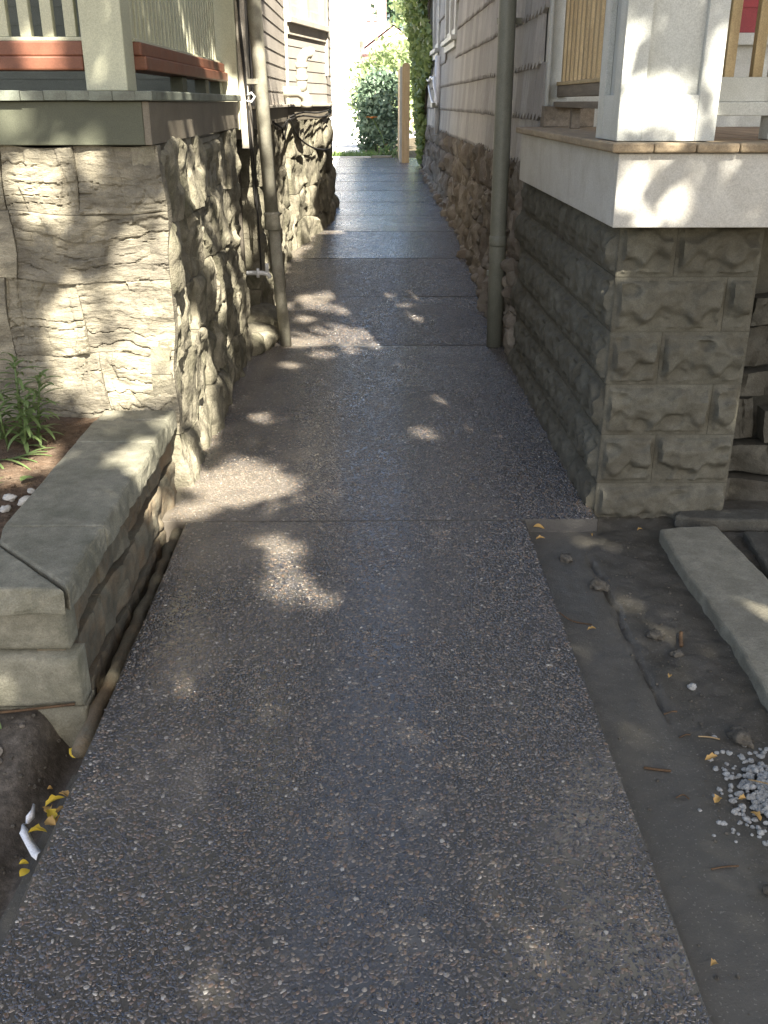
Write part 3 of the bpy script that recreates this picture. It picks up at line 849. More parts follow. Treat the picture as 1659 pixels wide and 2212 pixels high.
PX0, PX1, PY = .905, 1.43, 3.60
CH = .2035
box('pillar_core', PX0 + .003, PX1 - .003, PY + .0015, 3.95, -.25, 1.12, M['block'], RH, 0)
for c in range(6):
    z0 = -.092 + c * CH
    wd = PX1 - PX0
    fr_ = {0: [1.0], 1: [.41, .59], 2: [.79, .21], 3: [.37, .63], 4: [.79, .21], 5: [.40, .60]}[c]
    x = PX0
    for q in fr_:
        w = wd * q
        obj('block', block_mesh(w, min(CH, 1.12 - z0), c * 7 + int(q * 100), M['block'], max(16, int(w / .0065)), 32), RH, rotz((x, PY, z0), 0))
        x += w
# alley side of the porch base
variants = [block_mesh(.405, CH, 100 + i, M['block'], 56, 28) for i in range(4)]
half = [block_mesh(.2025, CH, 200 + i, M['block'], 28, 28) for i in range(2)]
box('foundation_core', PX0 + .0015, 3.2, 4.1, 6.0, -.3, 1.12, M['block'], RH, 0)
box('foundation_core', PX0 + .0015, PX0 + .1, 3.9505, 4.0995, -.3, 1.12, M['block'], RH, 0)
for c in range(6):
    z0 = -.092 + c * CH
    yy = 5.98
    first = True
    lens = [.405] * 6
    y = PY + .0
    seq = []
    if c % 2: seq.append(('h', .2025))
    tot = sum(s[1] for s in seq)
    while tot + .2 < 2.42:
        if tot + .405 <= 2.45: seq.append(('f', .405)); tot += .405
        else: seq.append(('h', .2025)); tot += .2025
    for kind_, L_ in seq:
        y += L_
        me = rnd.choice(half if kind_ == 'h' else variants)
        obj('block', me, RH, rotz((PX0, y, z0), -math.pi / 2))
# small vent recess under the porch fascia
box('vent_frame', PX0 - .012, PX0 + .03, 4.63, 4.80, .93, 1.115, M['dark_mortar'], RH, .002)
# porch fascia and deck
FX, FY = .832, 3.42
box('fascia', FX + .0, 3.2, FY, FY + .038, 1.122, 1.362, M['white_board'], RH, .003)
box('side_fascia', FX, FX + .038, FY + .0385, 5.66, 1.122, 1.362, M['white_board'], RH, .003)
box('nosing', .802, .94, FY - .028, 5.68, 1.3645, 1.395, M['deck_wood'], RH, .006)
x = .942
while x < 3.0:
    w = .143
    box('deck_board', x, x + w - .003, FY - .028 + rnd.uniform(-.002, .002), 5.68, 1.3645, 1.395 + rnd.uniform(-.001, .001), M['deck_wood'], RH, .007)
    x += w
# panelled box column
cx0, cx1, cy0, cy1 = .838, 1.172, 3.50, 3.83
colm = box('column', cx0 + .022, cx1 - .022, cy0 + .022, cy1 - .022, 1.397, 4.8, M['white_paint'], RH, 0)
zb, zt = 1.397, 4.8
def frame_face(axis, sgn):
    # stiles and bottom rail standing proud of the panel
    if axis == 'y':
        ya, yb = (cy0, cy0 + .0215) if sgn < 0 else (cy1 - .0215, cy1)
        box('stile', cx0, cx0 + .083, ya, yb, zb, zt, M['white_paint'], colm, .002)
        box('stile', cx1 - .068, cx1, ya, yb, zb, zt, M['white_paint'], colm, .002)
        box('bottom_rail', cx0 + .0832, cx1 - .0682, ya + .0005, yb, zb, zb + .145, M['white_paint'], colm, .002)
        box('top_rail', cx0 + .0832, cx1 - .0682, ya + .0005, yb, zt - .15, zt, M['white_paint'], colm, .002)
    else:
        xa, xb = (cx0, cx0 + .0215) if sgn < 0 else (cx1 - .0215, cx1)
        a = cy0 + .022; b_ = cy1 - .022
        box('stile', xa, xb, a, a + .07, zb, zt, M['white_paint'], colm, .002)
        box('stile', xa, xb, b_ - .07, b_, zb, zt, M['white_paint'], colm, .002)
        box('bottom_rail', xa + .0005, xb, a + .0702, b_ - .0702, zb, zb + .145, M['white_paint'], colm, .002)
        box('top_rail', xa + .0005, xb, a + .0702, b_ - .0702, zt - .15, zt, M['white_paint'], colm, .002)
frame_face('y', -1); frame_face('y', 1); frame_face('x', -1); frame_face('x', 1)
box('porch_roof', .72, 3.4, 3.25, 5.39, 4.8, 5.1, M['white_paint'], RH, .01)
# front railing right of the column
fr = box('front_railing', 1.175, 1.408, 3.66, 3.70, 1.475, 1.520, M['white_paint'], RH, .003)
box('toe_board', 1.1745, 1.408, 3.672, 3.69, 1.5205, 1.60, M['white_paint'], fr, .002)
for x in (1.245, 1.345):
    box('picket', x, x + .036, 3.70, 3.737, 1.50, 2.3, M['new_wood'], fr, .003)
box('top_rail', 1.173, 1.408, 3.65, 3.75, 2.3, 2.34, M['white_paint'], fr, .003)
box('newel_post', 1.41, 1.50, 3.65, 3.74, 1.396, 2.45, M['white_paint'], RH, .004)
box('stair_rail', 1.502, 1.70, 3.66, 3.70, 1.475, 1.520, M['white_paint'], RH, .003)
# side railing (alley side), new pickets, grey bottom rails
sr = box('side_railing', 1.005, 1.065, 3.835, 5.66, 1.600, 1.618, M['new_wood'], RH, .003)
box('lower_rail', 1.01, 1.07, 3.834, 5.655, 1.545, 1.5995, M['grey_wood'], sr, .003)
box('shelf_rail', .985, 1.095, 3.834, 5.60, 1.493, 1.522, M['grey_wood'], sr, .003)
for i in range(17):
    y = 3.90 + i * .104
    box('picket', 1.018, 1.052, y, y + .036, 1.6185, 2.3, M['new_wood'], sr, .002)
box('top_rail', .99, 1.08, 3.834, 5.655, 2.3, 2.34, M['new_wood'], sr, .003)
for y in (4.55, 5.2):
    box('rail_foot', 1.01, 1.055, y, y + .045, 1.396, 1.4925, M['grey_wood'], sr, .003)
# front wall of the house on the porch
box('front_wall', .955, 3.6, 5.73, 5.85, 1.1, 5.3, M['white_paint'], RH, 0)
box('pilaster', .95, 1.075, 5.665, 5.729, 1.396, 4.8, M['white_paint'], RH, .004)
box('pilaster_edge', .942, .958, 5.60, 5.664, 1.396, 4.8, M['white_paint'], RH, .003)
for i in range(9):
    clap((1.09, 5.728), (3.6, 5.728), 1.86 + i * .12, .12, M['red_siding'], RH, 'red_clapboard')
box('water_table', 1.09, 3.6, 5.69, 5.729, 1.80, 1.858, M['white_paint'], RH, .003)
box('side_board', .93, 1.2, 5.55, 5.66, 1.397, 1.50, M['grey_wood'], RH, .003)
# shingled alley wall
WX = .94
box('wall_core', WX + .012, 4.6, 5.86, 18.0, 1.15, 5.3, M['shingle'], RH, 0)
V = [(.66, 5.4, 5.3), (.66, 18.3, 5.3), (4.6, 18.3, 7.4), (4.6, 5.4, 7.4), (8.5, 5.4, 5.3), (8.5, 18.3, 5.3)]
obj('house_roof', mesh('house_roof', V, [(0, 3, 2, 1), (3, 4, 5, 2), (0, 4, 3), (1, 2, 5), (0, 1, 5, 4)], M['roof']), RH)
SW, SHT = .25, .262
def shingle_mesh(seed):
    r = random.Random(seed)
    w = SW - .003 - r.uniform(0, .003)
    pts = []
    for t in range(2):
        a = t * w / 2; h_ = r.uniform(.030, .040)
        pts += [(a, .004), (a + w * .10, 0), (a + w * .30, h_ * .55), (a + w * .43, h_), (a + w * .488, h_ * .9)]
    pts += [(w, .02), (w, SHT + .03), (0, SHT + .03)]
    n = len(pts)
    V = [(x, -(.022 - .015 * z / SHT), z) for x, z in pts] + [(x, .004, z) for x, z in pts]
    F = [tuple(range(n)), tuple(range(2 * n - 1, n - 1, -1))] + [((i + 1) % n, i, n + i, n + (i + 1) % n) for i in range(n)]
    return mesh('shingle', V, F, M['shingle'])
SV = [shingle_mesh(i) for i in range(6)]
W2 = [(11.45, 12.85, 2.19), (14.2, 16.4, 2.19)]
for c in range(9):
    z0 = 1.165 + c * SHT
    o = box('shingle_course', WX + .004, WX + .011, 5.87, 17.99, z0, z0 + SHT - .001, M['shingle'], RH, 0)
    y = 17.98 - (c % 2) * .1
    ymin = 5.75 if c < 4 else (8.0 if c < 6 else 11.0)
    while y > ymin:
        if not any(a - .12 < y - .1 < b + .12 and z0 > zz - .24 for a, b, zz in W2):
            obj('shingle', rnd.choice(SV), o, rotz((WX, y, z0 + rnd.uniform(-.004, .004)), -math.pi / 2))
        y -= SW
# windows in the shingled wall
for (a, b, zz) in W2:
    w = box('window', WX + .005, WX + .014, a, b, zz, zz + 1.6, M['glass'], RH, 0)
    box('window_sill', WX - .075, WX + .01, a - .10, b + .10, zz - .06, zz - .012, M['white_paint'], w, .004)
    box('window_apron', WX - .035, WX + .01, a - .06, b + .06, zz - .13, zz - .061, M['white_paint'], w, .004)
    for q in (a - .06, (a + b) / 2 - .03, b - .03):
        box('window_frame', WX - .03, WX + .0045, q, q + .09, zz - .0115, zz + 1.6, M['white_paint'], w, .004)
    box('window_sash', WX - .012, WX + .004, a + .031, b - .031, zz - .011, zz + .07, M['white_paint'], w, .003)
# foundation stones
prism('foundation_core', [(.97, 6.0), (4.5, 6.0), (4.5, 18.0), (.97, 18.0)], -.2, 1.20, M['dark_mortar'], RH)
stone_wall(RH, (.945, 9.0, 0), -math.pi / 2, 3.0, [(-.06, .30), (.30, .60), (.60, .90), (.90, 1.185)], .24, .48, M['rubble'], .022, 51, .025, .05, 3.6, 0, .06, .05, .004, .035, facet=.028, ffreq=7)
stone_wall(RH, (.945, 18.0, 0), -math.pi / 2, 9.0, [(.12, .48), (.48, .74), (.74, .97), (.97, 1.185)], .3, .62, M['rubble'], .045, 52, .025, .05, 3.6, 0, .06, .05, .004, .035, facet=.028, ffreq=6)
for i in range(26):
    y = 6.6 + i * .42 + rnd.uniform(-.1, .1)
    s = rnd.uniform(.03, .055)
    me = stone_mesh(3.2 * s, 1.6 * s, 7, 6, i * 3.1, .8 * s, .5 * s, 6, 0, 0, Vector((0, y, 0)), 0, .8 * s, 0, M['rubble'], 'footing_stone')
    obj('footing_stone', me, RH, rotz((.885, y, path_z(y) - .02), -math.pi / 2 + rnd.uniform(-.4, .4)))
# downspout
tube('downspout', [(.832, 6.42, 0.006), (.826, 6.42, .7), (.822, 6.42, 2.0), (.815, 6.42, 5.3)], .0525, M['downspout'], RH, 22)
tube('downspout_collar', [(.8262, 6.42, .66), (.8262, 6.42, .675), (.8262, 6.42, .72), (.8262, 6.42, .725)], [.0535, .0560, .0560, .0535], M['downspout'], RH, 22)
for z in (.46, 1.95):
    box('pipe_bracket', .77, .93, 6.475, 6.50, z, z + .035, M['downspout'], RH, .003)
for (y, z, s) in ((6.30, .50, .06), (6.26, .44, .05), (6.33, .40, .05), (6.28, .36, .045)):
    me = stone_mesh(2.2 * s, 2.0 * s, 8, 8, y * 31 + z * 7, .8 * s, .7 * s, 7, 0, 0, Vector((0, y, z)), 0, .9 * s, 0, M['rubble'], 'mortar_lump')
    obj('mortar_lump', me, RH, rotz((.895, y, z), -math.pi / 2))
# white conduit, clips and loose wires far along the wall
tube('conduit', [(.893, 13.8, 1.12), (.891, 13.8, 2.07)], .036, M['white_plastic'], RH, 12)
cable([(.84, 13.78, 1.82), (.85, 14.2, 1.80), (.86, 14.8, 1.84), (.86, 15.4, 1.80), (.87, 16.2, 1.86)], .014, M['white_plastic'], RH, 'wire')
cable([(.84, 13.78, 1.82), (.82, 13.4, 1.72), (.83, 13.1, 1.58), (.84, 13.05, 1.48)], .013, M['white_plastic'], RH, 'wire')
cable([(.84, 13.8, 1.50), (.85, 14.3, 1.53), (.86, 14.9, 1.62), (.87, 15.5, 1.74)], .013, M['white_plastic'], RH, 'wire')
box('conduit_clip', .82, .90, 13.7, 13.9, 1.45, 1.51, M['downspout'], RH, .003)

# ------------------------------------------------------------------ GARDEN WALL (left foreground) and bed
GW = thing('garden_wall', (-.95, 2.9, -.2), 'low sandstone garden wall with smooth mitred cap beside the path', 'wall')
def rough_prism(name, poly, z0, z1, mat, parent, seed, amp=.006, rough_sides=(), step=.03, bev=.008):
    """prism with finely divided, slightly uneven sides"""
    pts = []
    n = len(poly)
    for i in range(n):
        a = Vector(poly[i]); b = Vector(poly[(i + 1) % n])
        k = max(1, int((b - a).length / step))
        dvec = (b - a).normalized(); nn = Vector((dvec.y, -dvec.x))
        big = i in rough_sides
        for j in range(k):
            p = a + (b - a) * j / k
            pts.append((p, nn, big))
    m = len(pts)
    nl = max(3, int((z1 - z0) / .018))
    V = []
    for l in range(nl + 1):
        z = z0 + (z1 - z0) * l / nl
        for (p, nn, big) in pts:
            q = amp * (1.9 if big else .5)
            tt = l / nl
            o_ = FR(p.x * 14 + seed, p.y * 14, z * 16, 5) * q - (q * .9 * tt ** 3 if big else 0)
            V.append((p.x + nn.x * o_, p.y + nn.y * o_, z + (N3(p.x * 7, p.y * 7, seed) * .0015 if l == nl else 0)))
    F = [tuple(range(m - 1, -1, -1)), tuple(range(nl * m, (nl + 1) * m))]
    for l in range(nl):
        for i in range(m):
            i2 = (i + 1) % m
            F.append((l * m + i, l * m + i2, (l + 1) * m + i2, (l + 1) * m + i))
    o = obj(name, mesh(name, V, F, mat, False), parent)
    if bev: bevel(o, bev, 2)
    return o
CXR, CXL = -.795, -1.105
rough_prism('cap_stone', [(-1.105, 2.655), (-1.075, 2.545), (-.797, 2.262), (-.797, 2.655)], .272, .352, M['cap_stone'], GW, 3, .006, (2,))
rough_prism('cap_stone', [(-2.6, 2.245), (-.803, 2.245), (-1.083, 2.541), (-2.6, 2.541)], .272, .350, M['cap_stone'], GW, 8, .006, (0,))
rough_prism('cap_stone', [(-1.105, 2.660), (-.797, 2.660), (-.797, 3.43), (-1.105, 3.43)], .272, .351, M['cap_stone'], GW, 12, .006, (1,))
rough_prism('cap_stone', [(-1.105, 3.435), (-.80, 3.435), (-.80, 3.70), (-1.105, 3.70)], .274, .353, M['cap_stone'], GW, 15, .006, (1,))
rough_prism('cap_stone', [(-1.10, 3.704), (-.803, 3.704), (-.803, 3.835), (-1.10, 3.835)], .276, .353, M['cap_stone'], GW, 17, .005, (1,))
box('wall_core', -1.07, -.87, 2.36, 3.83, -.3, .271, M['dark_mortar'], GW, 0)
box('wall_core', -2.6, -1.071, 2.36, 2.52, -.3, .271, M['dark_mortar'], GW, 0)
# street face
for (x0, x1, z0, z1, yo) in ((-1.55, -.822, .140, .270, 2.30), (-2.6, -1.556, .140, .270, 2.30), (-1.30, -.798, -.030, .134, 2.275), (-2.2, -1.306, -.03, .134, 2.28), (-1.15, -.80, -.20, -.036, 2.30), (-1.9, -1.155, -.20, -.036, 2.31)):
    me = stone_mesh(x1 - x0, z1 - z0, 40, 14, x0 * 9 + z0 * 77, .012, .012, 5, 0, .006, Vector((x0, yo, z0)), 0, .028, .003, M['cap_stone'], 'stone')
    obj('stone', me, GW, rotz((x0, yo, z0), 0))
# path face
r_ = random.Random(4)
for (z0, z1, xo) in ((.132, .270, -.850), (-.025, .128, -.835), (-.19, -.03, -.825)):
    y = 2.30
    while y < 3.80:
        w = r_.uniform(.3, .62)
        if 3.82 - y - w < .2: w = 3.82 - y
        me = stone_mesh(w, z1 - z0, int(w / .013), 14, y * 5 + z0 * 31, .012, .02, 4.0, 0, .02, Vector((xo, y, z0)), math.pi / 2, .02, .003, M['wall_stone'], 'stone', 0, .007, 7)
        obj('stone', me, GW, rotz((xo, y, z0), math.pi / 2))
        y += w
# rounded mortar bead along the foot
pts = [(-.772 + .012 * N3(0, i * .9, 3), 2.10 + i * .05, -.055 + .012 * N3(4, i * .8, 1)) for i in range(33)]
V, F = tube_data(pts, [.022 + .016 * N3(8, i * 1.3, 2) for i in range(33)], 10)
obj('mortar_bead', mesh('mortar_bead', V, F, M['wall_stone'], True), GW)

def height_sheet(name, x0, x1, y0, y1, step, fn, mat, smooth=True):
    nx_ = max(2, int((x1 - x0) / step)); ny_ = max(2, int((y1 - y0) / step))
    V = []
    for j in range(ny_ + 1):
        for i in range(nx_ + 1):
            x = x0 + (x1 - x0) * i / nx_; y = y0 + (y1 - y0) * j / ny_
            V.append((x, y, fn(x, y)))
    F = [(j * (nx_ + 1) + i, j * (nx_ + 1) + i + 1, (j + 1) * (nx_ + 1) + i + 1, (j + 1) * (nx_ + 1) + i) for j in range(ny_) for i in range(nx_)]
    return obj(name, mesh(name, V, F, mat, smooth))

def bed_z(x, y): return .295 + .018 * FR(x * 4, y * 4, 2, 4) + .006 * N3(x * 40, y * 40, 3) + (.02 if y > 3.6 else 0) * ss(3.5, 3.8, y)
tag(height_sheet('garden_bed', -2.6, -1.05, 2.50, 3.87, .022, bed_z, M['soil']), kind='structure')

def left_z(x, y):
    z = -.150 + .105 * ss(1.85, 2.28, y) * ss(-.85, -.95, x) + .016 * FR(x * 4, y * 4, 5, 5) + .007 * N3(x * 45, y * 45, 1)
    z -= .035 * math.exp(-((x + .85 + .03 * (2.0 - y)) / .04) ** 2)          # gully next to the ledge
    return z
tag(height_sheet('bare_soil', -2.8, -.70, .2, 2.34, .02, left_z, M['wet_soil']), kind='structure')
# lower concrete ledge along the slab
n = 26
V = []
for i in range(n + 1):
    y = .3 + 1.80 * i / n
    xe = -.812 + .012 * N3(3, y * 5, 2) - .10 * (1.9 - y) * .35
    for (xx, zz) in ((xe, -.22), (xe + .006, -.128 + .006 * N3(1, y * 9, 4)), (-.735, -.118 + .005 * N3(6, y * 9, 4)), (-.722, -.118)):
        V.append((xx, y, zz))
F = [(i * 4 + k, i * 4 + k + 1, (i + 1) * 4 + k + 1, (i + 1) * 4 + k) for i in range(n) for k in range(3)]
F = [tuple(reversed(f)) for f in F]
led = obj('footing_ledge', mesh('footing_ledge', V, F, M['mud']))
tag(led, kind='structure')

def right_z(x, y):
    base = -.050 if y > 2.4 else -.050 + .028 * ss(2.4, 1.2, y)
    z = base + .010 * FR(x * 2.2, y * 2.2, 8, 4) + .002 * N3(x * 22, y * 22, 1)
    if x > .83: z += ss(.83, .9, x) * (.010 * FR(x * 8, y * 8, 1, 5) + .004 * N3(x * 45, y * 45, 2))
    if 2.05 < y < 3.30:
        w = ss(2.05, 2.3, y) * ss(3.30, 3.15, y)
        xc = .815 + .008 * N3(1, y * 9, 3)
        z -= .028 * w * math.exp(-((x - xc) / .0055) ** 2) - .006 * w * ss(xc + .0, xc - .02, x)
    z += .03 * ss(1.0, 1.4, x) * ss(2.2, 1.2, y)
    if y > 3.5: z += .02 * ss(3.5, 3.62, y)
    return z
tag(height_sheet('muddy_ground', .598, 2.6, .2, 3.75, .0125, right_z, M['mud']), kind='structure')

# ------------------------------------------------------------------ small things
def lump(name, loc, s, seed, mat, parent=None, flat=.7, sub=2, amp=.35):
    """rough little stone: displaced icosphere"""
    t = (1 + 5 ** .5) / 2
    v = [Vector(p).normalized() for p in ((-1, t, 0), (1, t, 0), (-1, -t, 0), (1, -t, 0), (0, -1, t), (0, 1, t), (0, -1, -t), (0, 1, -t), (t, 0, -1), (t, 0, 1), (-t, 0, -1), (-t, 0, 1))]
    f = [(0, 11, 5), (0, 5, 1), (0, 1, 7), (0, 7, 10), (0, 10, 11), (1, 5, 9), (5, 11, 4), (11, 10, 2), (10, 7, 6), (7, 1, 8), (3, 9, 4), (3, 4, 2), (3, 2, 6), (3, 6, 8), (3, 8, 9), (4, 9, 5), (2, 4, 11), (6, 2, 10), (8, 6, 7), (9, 8, 1)]
    for _ in range(sub):
        nf = []; mid_ = {}
        def md(a, b):
            key = (min(a, b), max(a, b))
            if key not in mid_:
                mid_[key] = len(v); v.append(((v[a] + v[b]) / 2).normalized())
            return mid_[key]
        for a, b, c in f:
            ab, bc, ca = md(a, b), md(b, c), md(c, a)
            nf += [(a, ab, ca), (b, bc, ab), (c, ca, bc), (ab, bc, ca)]
        f = nf
    V = []
    for p in v:
        k_ = 1 + amp * FR(p.x * 1.4 + seed * 7.1, p.y * 1.4, p.z * 1.4, 3)
        V.append((p.x * k_ * s[0], p.y * k_ * s[1], p.z * k_ * s[2]))
    return V, f

def lump_obj(name, loc, s, seed, mat, parent=None, rz=0.0, sub=2, amp=.35, smooth=True):
    V, F = lump(name, loc, s, seed, mat, None, .7, sub, amp)
    return obj(name, mesh(name, V, F, mat, smooth), parent, rotz(loc, rz))

# flagstone slabs on the right
def flag(poly, z0, z1, seed, label, name='flagstone', mt='dark_stone'):
    o = rough_prism(name, poly, z0, z1, M[mt], None, seed, .009, (), .03, .009)
    return tag(o, label, 'flagstone')
flag([(1.095, 2.05), (1.07, 1.75), (1.34, 1.70), (1.36, 2.4), (1.375, 3.0), (1.345, 3.43), (1.20, 3.425), (1.115, 3.40), (1.105, 3.1), (1.118, 2.6)], -.065, -.002, 5, 'long narrow grey flagstone lying on the mud beside the block pillar', mt='flagstone')
flag([(1.40, 2.72), (1.75, 2.75), (2.1, 3.1), (1.9, 3.40), (1.45, 3.42), (1.42, 3.1)], -.07, -.022, 9, 'wide low flagstone half hidden behind the long narrow one')
flag([(1.40, 2.05), (1.85, 2.0), (1.9, 2.68), (1.45, 2.66)], -.06, -.020, 14, 'flat stone at the right frame edge beyond the long flagstone')
flag([(1.21, 3.52), (1.30, 3.48), (1.62, 3.46), (1.72, 3.50), (1.60, 3.58), (1.25, 3.585)], -.05, .005, 19, 'thin ragged stone strip at the foot of the block pillar')

# dry stacked stones filling the gap right of the pillar
DS = thing('dry_stone_wall', (1.7, 3.8, -.1), 'dry stacked rough grey stones filling the gap right of the block pillar', 'wall')
for i, (x0, x1, z0, z1) in enumerate(((1.46, 2.1, -.10, .06), (1.47, 1.95, .065, .19), (1.46, 1.62, .195, .40), (1.63, 2.1, .195, .36), (1.465, 2.0, .405, .52), (1.475, 2.0, .525, .70), (1.49, 1.8, .705, .83), (2.0, 2.4, -.1, .5))):
    me = stone_mesh(x1 - x0, z1 - z0, 24, 10, 71 + i * 3.3, .02, .04, 4.5, 0, .05, Vector((x0, 3.80, z0)), 0, .03, .008, M['dark_stone'], 'stone', 0, .016, 6)
    obj('stone', me, DS, rotz((x0, 3.80 + .03 * (i % 3), z0), 0))

# gravel heap and clods
def many(name, spots, mat, label, cat, kind=None, amp=.35, sub=1):
    V, F = [], []
    for (x, y, z, s, sd) in spots:
        v, f = lump('', None, (s, s * rnd.uniform(.7, 1.1), s * rnd.uniform(.55, .8)), sd, None, None, .7, sub, amp)
        a = rnd.uniform(0, 6.28); ca, sa = math.cos(a), math.sin(a)
        b0 = len(V)
        V += [(x + p[0] * ca - p[1] * sa, y + p[0] * sa + p[1] * ca, z + p[2]) for p in v]
        F += [tuple(i + b0 for i in q) for q in f]
    o = obj(name, mesh(name, V, F, mat))
    return tag(o, label, cat, None, kind)
spots = []
for i in range(1150):
    a = rnd.uniform(0, 6.28); rr = abs(rnd.gauss(0, .085))
    x = 1.005 + rr * math.cos(a) * 1.0; y = 1.86 + rr * math.sin(a) * 1.35
    s = rnd.uniform(.0035, .010)
    spots.append((x, y, right_z(x, y) + .022 * math.exp(-(rr / .08) ** 2) + s * .15, s, i * 1.7))
many('gravel_heap', spots, M['gravel'], 'small heap of pale grey gravel on the mud at right', 'gravel', 'stuff')
spots = []
for i in range(1100):
    x = rnd.uniform(.64, 1.6); y = rnd.uniform(.9, 3.4)
    if x < .8 and rnd.random() < .8: continue
    s = rnd.choice((.0015, .002, .0025, .003, .005))
    spots.append((x, y, right_z(x, y) + s * .3, s, i * 2.3))
many('scattered_grit', spots, M['clod'], 'loose grit scattered over the mud right of the path', 'grit', 'stuff')
for i, (x, y, s, lb) in enumerate(((.985, 2.12, .030, 'lumpy grey clod of dirt just behind the gravel heap'), (.90, 2.66, .022, 'brown dirt clod on the mud beside the long flagstone'),
        (.94, 2.56, .016, 'small grey pebble in front of the brown clod near the flagstone'), (.93, 2.38, .012, 'pale pebble on the mud between crack and flagstone'), (.72, 3.22, .022, 'dark crumbled clod at the top of the smooth wet strip'),
        (.79, 2.98, .028, 'crumbly dirt clod at the upper end of the crack'), (.84, 1.56, .013, 'lone whitish pebble on the dark mud below the gravel heap'))):
    o = lump_obj('dirt_clod' if s > .017 else 'pebble', (x, y, right_z(x, y) + s * .35), (s, s * 1.15, s * .7), i * 3.7, M['clod'] if s > .0125 else M['gravel'], None, i * .9, 2, .6)
    tag(o, lb, 'clod' if s > .017 else 'pebble')
# rounded cobbles on the left soil
r2 = random.Random(9)
spots = []
for i in range(70):
    x = r2.uniform(-1.35, -.90); y = r2.uniform(1.25, 2.22)
    s = r2.choice((.008, .010, .014, .02, .024))
    spots.append((x, y, left_z(x, y) + s * .25, s, i * 1.3))
many('soil_cobbles', spots, M['rubble'], 'rounded cobbles half sunk in the dark soil at lower left', 'cobbles', 'stuff', .25, 2)

spots = []
for i in range(420):
    x = r2.uniform(-1.75, -1.10); y = r2.uniform(2.56, 3.8)
    s = r2.choice((.003, .004, .006, .008))
    spots.append((x, y, bed_z(x, y) + s * .2, s, i * 1.9))
many('bed_crumbs', spots, M['soil'], 'loose crumbs of soil over the garden bed', 'soil', 'stuff', .5, 1)
spots = []
for i in range(520):
    x = r2.uniform(-1.5, -.86); y = r2.uniform(1.2, 2.27)
    s = r2.choice((.002, .003, .004, .006))
    spots.append((x, y, left_z(x, y) + s * .2, s, i * 1.9))
many('soil_crumbs', spots, M['clod'], 'fine grit and crumbs on the bare soil at lower left', 'soil', 'stuff', .5, 1)
# leaves and litter
def leaf_mesh(L_, W_, curl, bend, mat, name='leaf', seed=0, wave=.0):
    V, F = [], []
    n = 8
    for i in range(n + 1):
        t = i / n
        w = W_ * math.sin(math.pi * t ** .85) ** .8 * (1 + wave * math.sin(t * 17 + seed)) + .0004
        x = L_ * (t - .5)
        z0 = bend * (1 - (2 * t - 1) ** 2)
        for k, s in enumerate((-1, -.5, 0, .5, 1)):
            V.append((x, s * w, z0 + curl * (abs(s) ** 1.5) * (1 + .3 * math.sin(5 * t + seed)) * w / max(W_, 1e-6)))
    for i in range(n):
        for k in range(4):
            F.append((i * 5 + k, i * 5 + k + 1, (i + 1) * 5 + k + 1, (i + 1) * 5 + k))
    return mesh(name, V, F, mat, True)
def place_leaf(me, loc, rx, ry, rz, label, group=None, name='leaf', cat='leaf'):
    o = bpy.data.objects.new(name, me)
    link(o, None, Matrix.Translation(Vector(loc)) @ Matrix.Rotation(rz, 4, 'Z') @ Matrix.Rotation(ry, 4, 'Y') @ Matrix.Rotation(rx, 4, 'X'))
    return tag(o, label, cat, group)
YLf, DLf = M['yellow_leaf'], M['dry_leaf']
place_leaf(leaf_mesh(.066, .020, -.008, .008, YLf), (-.792, 2.155, -.095), .2, .1, -.35, 'large bright yellow leaf tucked against the slab edge near the garden wall')
clu = [(-.80, 1.96, .05, .010, .6), (-.775, 1.97, .05, .008, -.5), (-.77, 1.915, .045, .012, 1.1), (-.79, 1.895, .045, .012, 2.1), (-.765, 1.885, .05, .009, .7), (-.800, 1.925, .035, .012, 1.7), (-.805, 1.84, .045, .010, .1), (-.782, 1.87, .035, .012, 2.6)]
for i, (x, y, l_, w_, a) in enumerate(clu):
    place_leaf(leaf_mesh(l_, w_, .008, .005, DLf if i % 3 else YLf, seed=i, wave=.25), (x, y, -.100 + .004 * (i % 4)), rnd.uniform(-.4, .4), rnd.uniform(-.3, .3), a, 'curled yellow brown leaf in the heap lying beside the left slab edge', 'leaf heap by the slab edge')
place_leaf(leaf_mesh(.026, .011, .003, .003, YLf), (-.800, 1.725, -.108), .1, 0, .9, 'small round yellow leaf just below the white plastic scrap')
place_leaf(leaf_mesh(.022, .007, .003, .003, YLf), (-.812, 1.755, -.108), .1, .2, .3, 'tiny yellow leaflet beside the tip of the white plastic scrap')
place_leaf(leaf_mesh(.014, .007, .003, .003, DLf), (-.865, 2.10, left_z(-.865, 2.10) + .008), .1, .2, .3, 'tiny tan leaf bit on the dark soil by the yellow leaf')
place_leaf(leaf_mesh(.03, .006, .004, .003, M['lily_leaf']), (-1.02, 2.21, left_z(-1.02, 2.21) + .012), .3, .3, -.8, 'small green leaf on the dark soil under the garden wall')
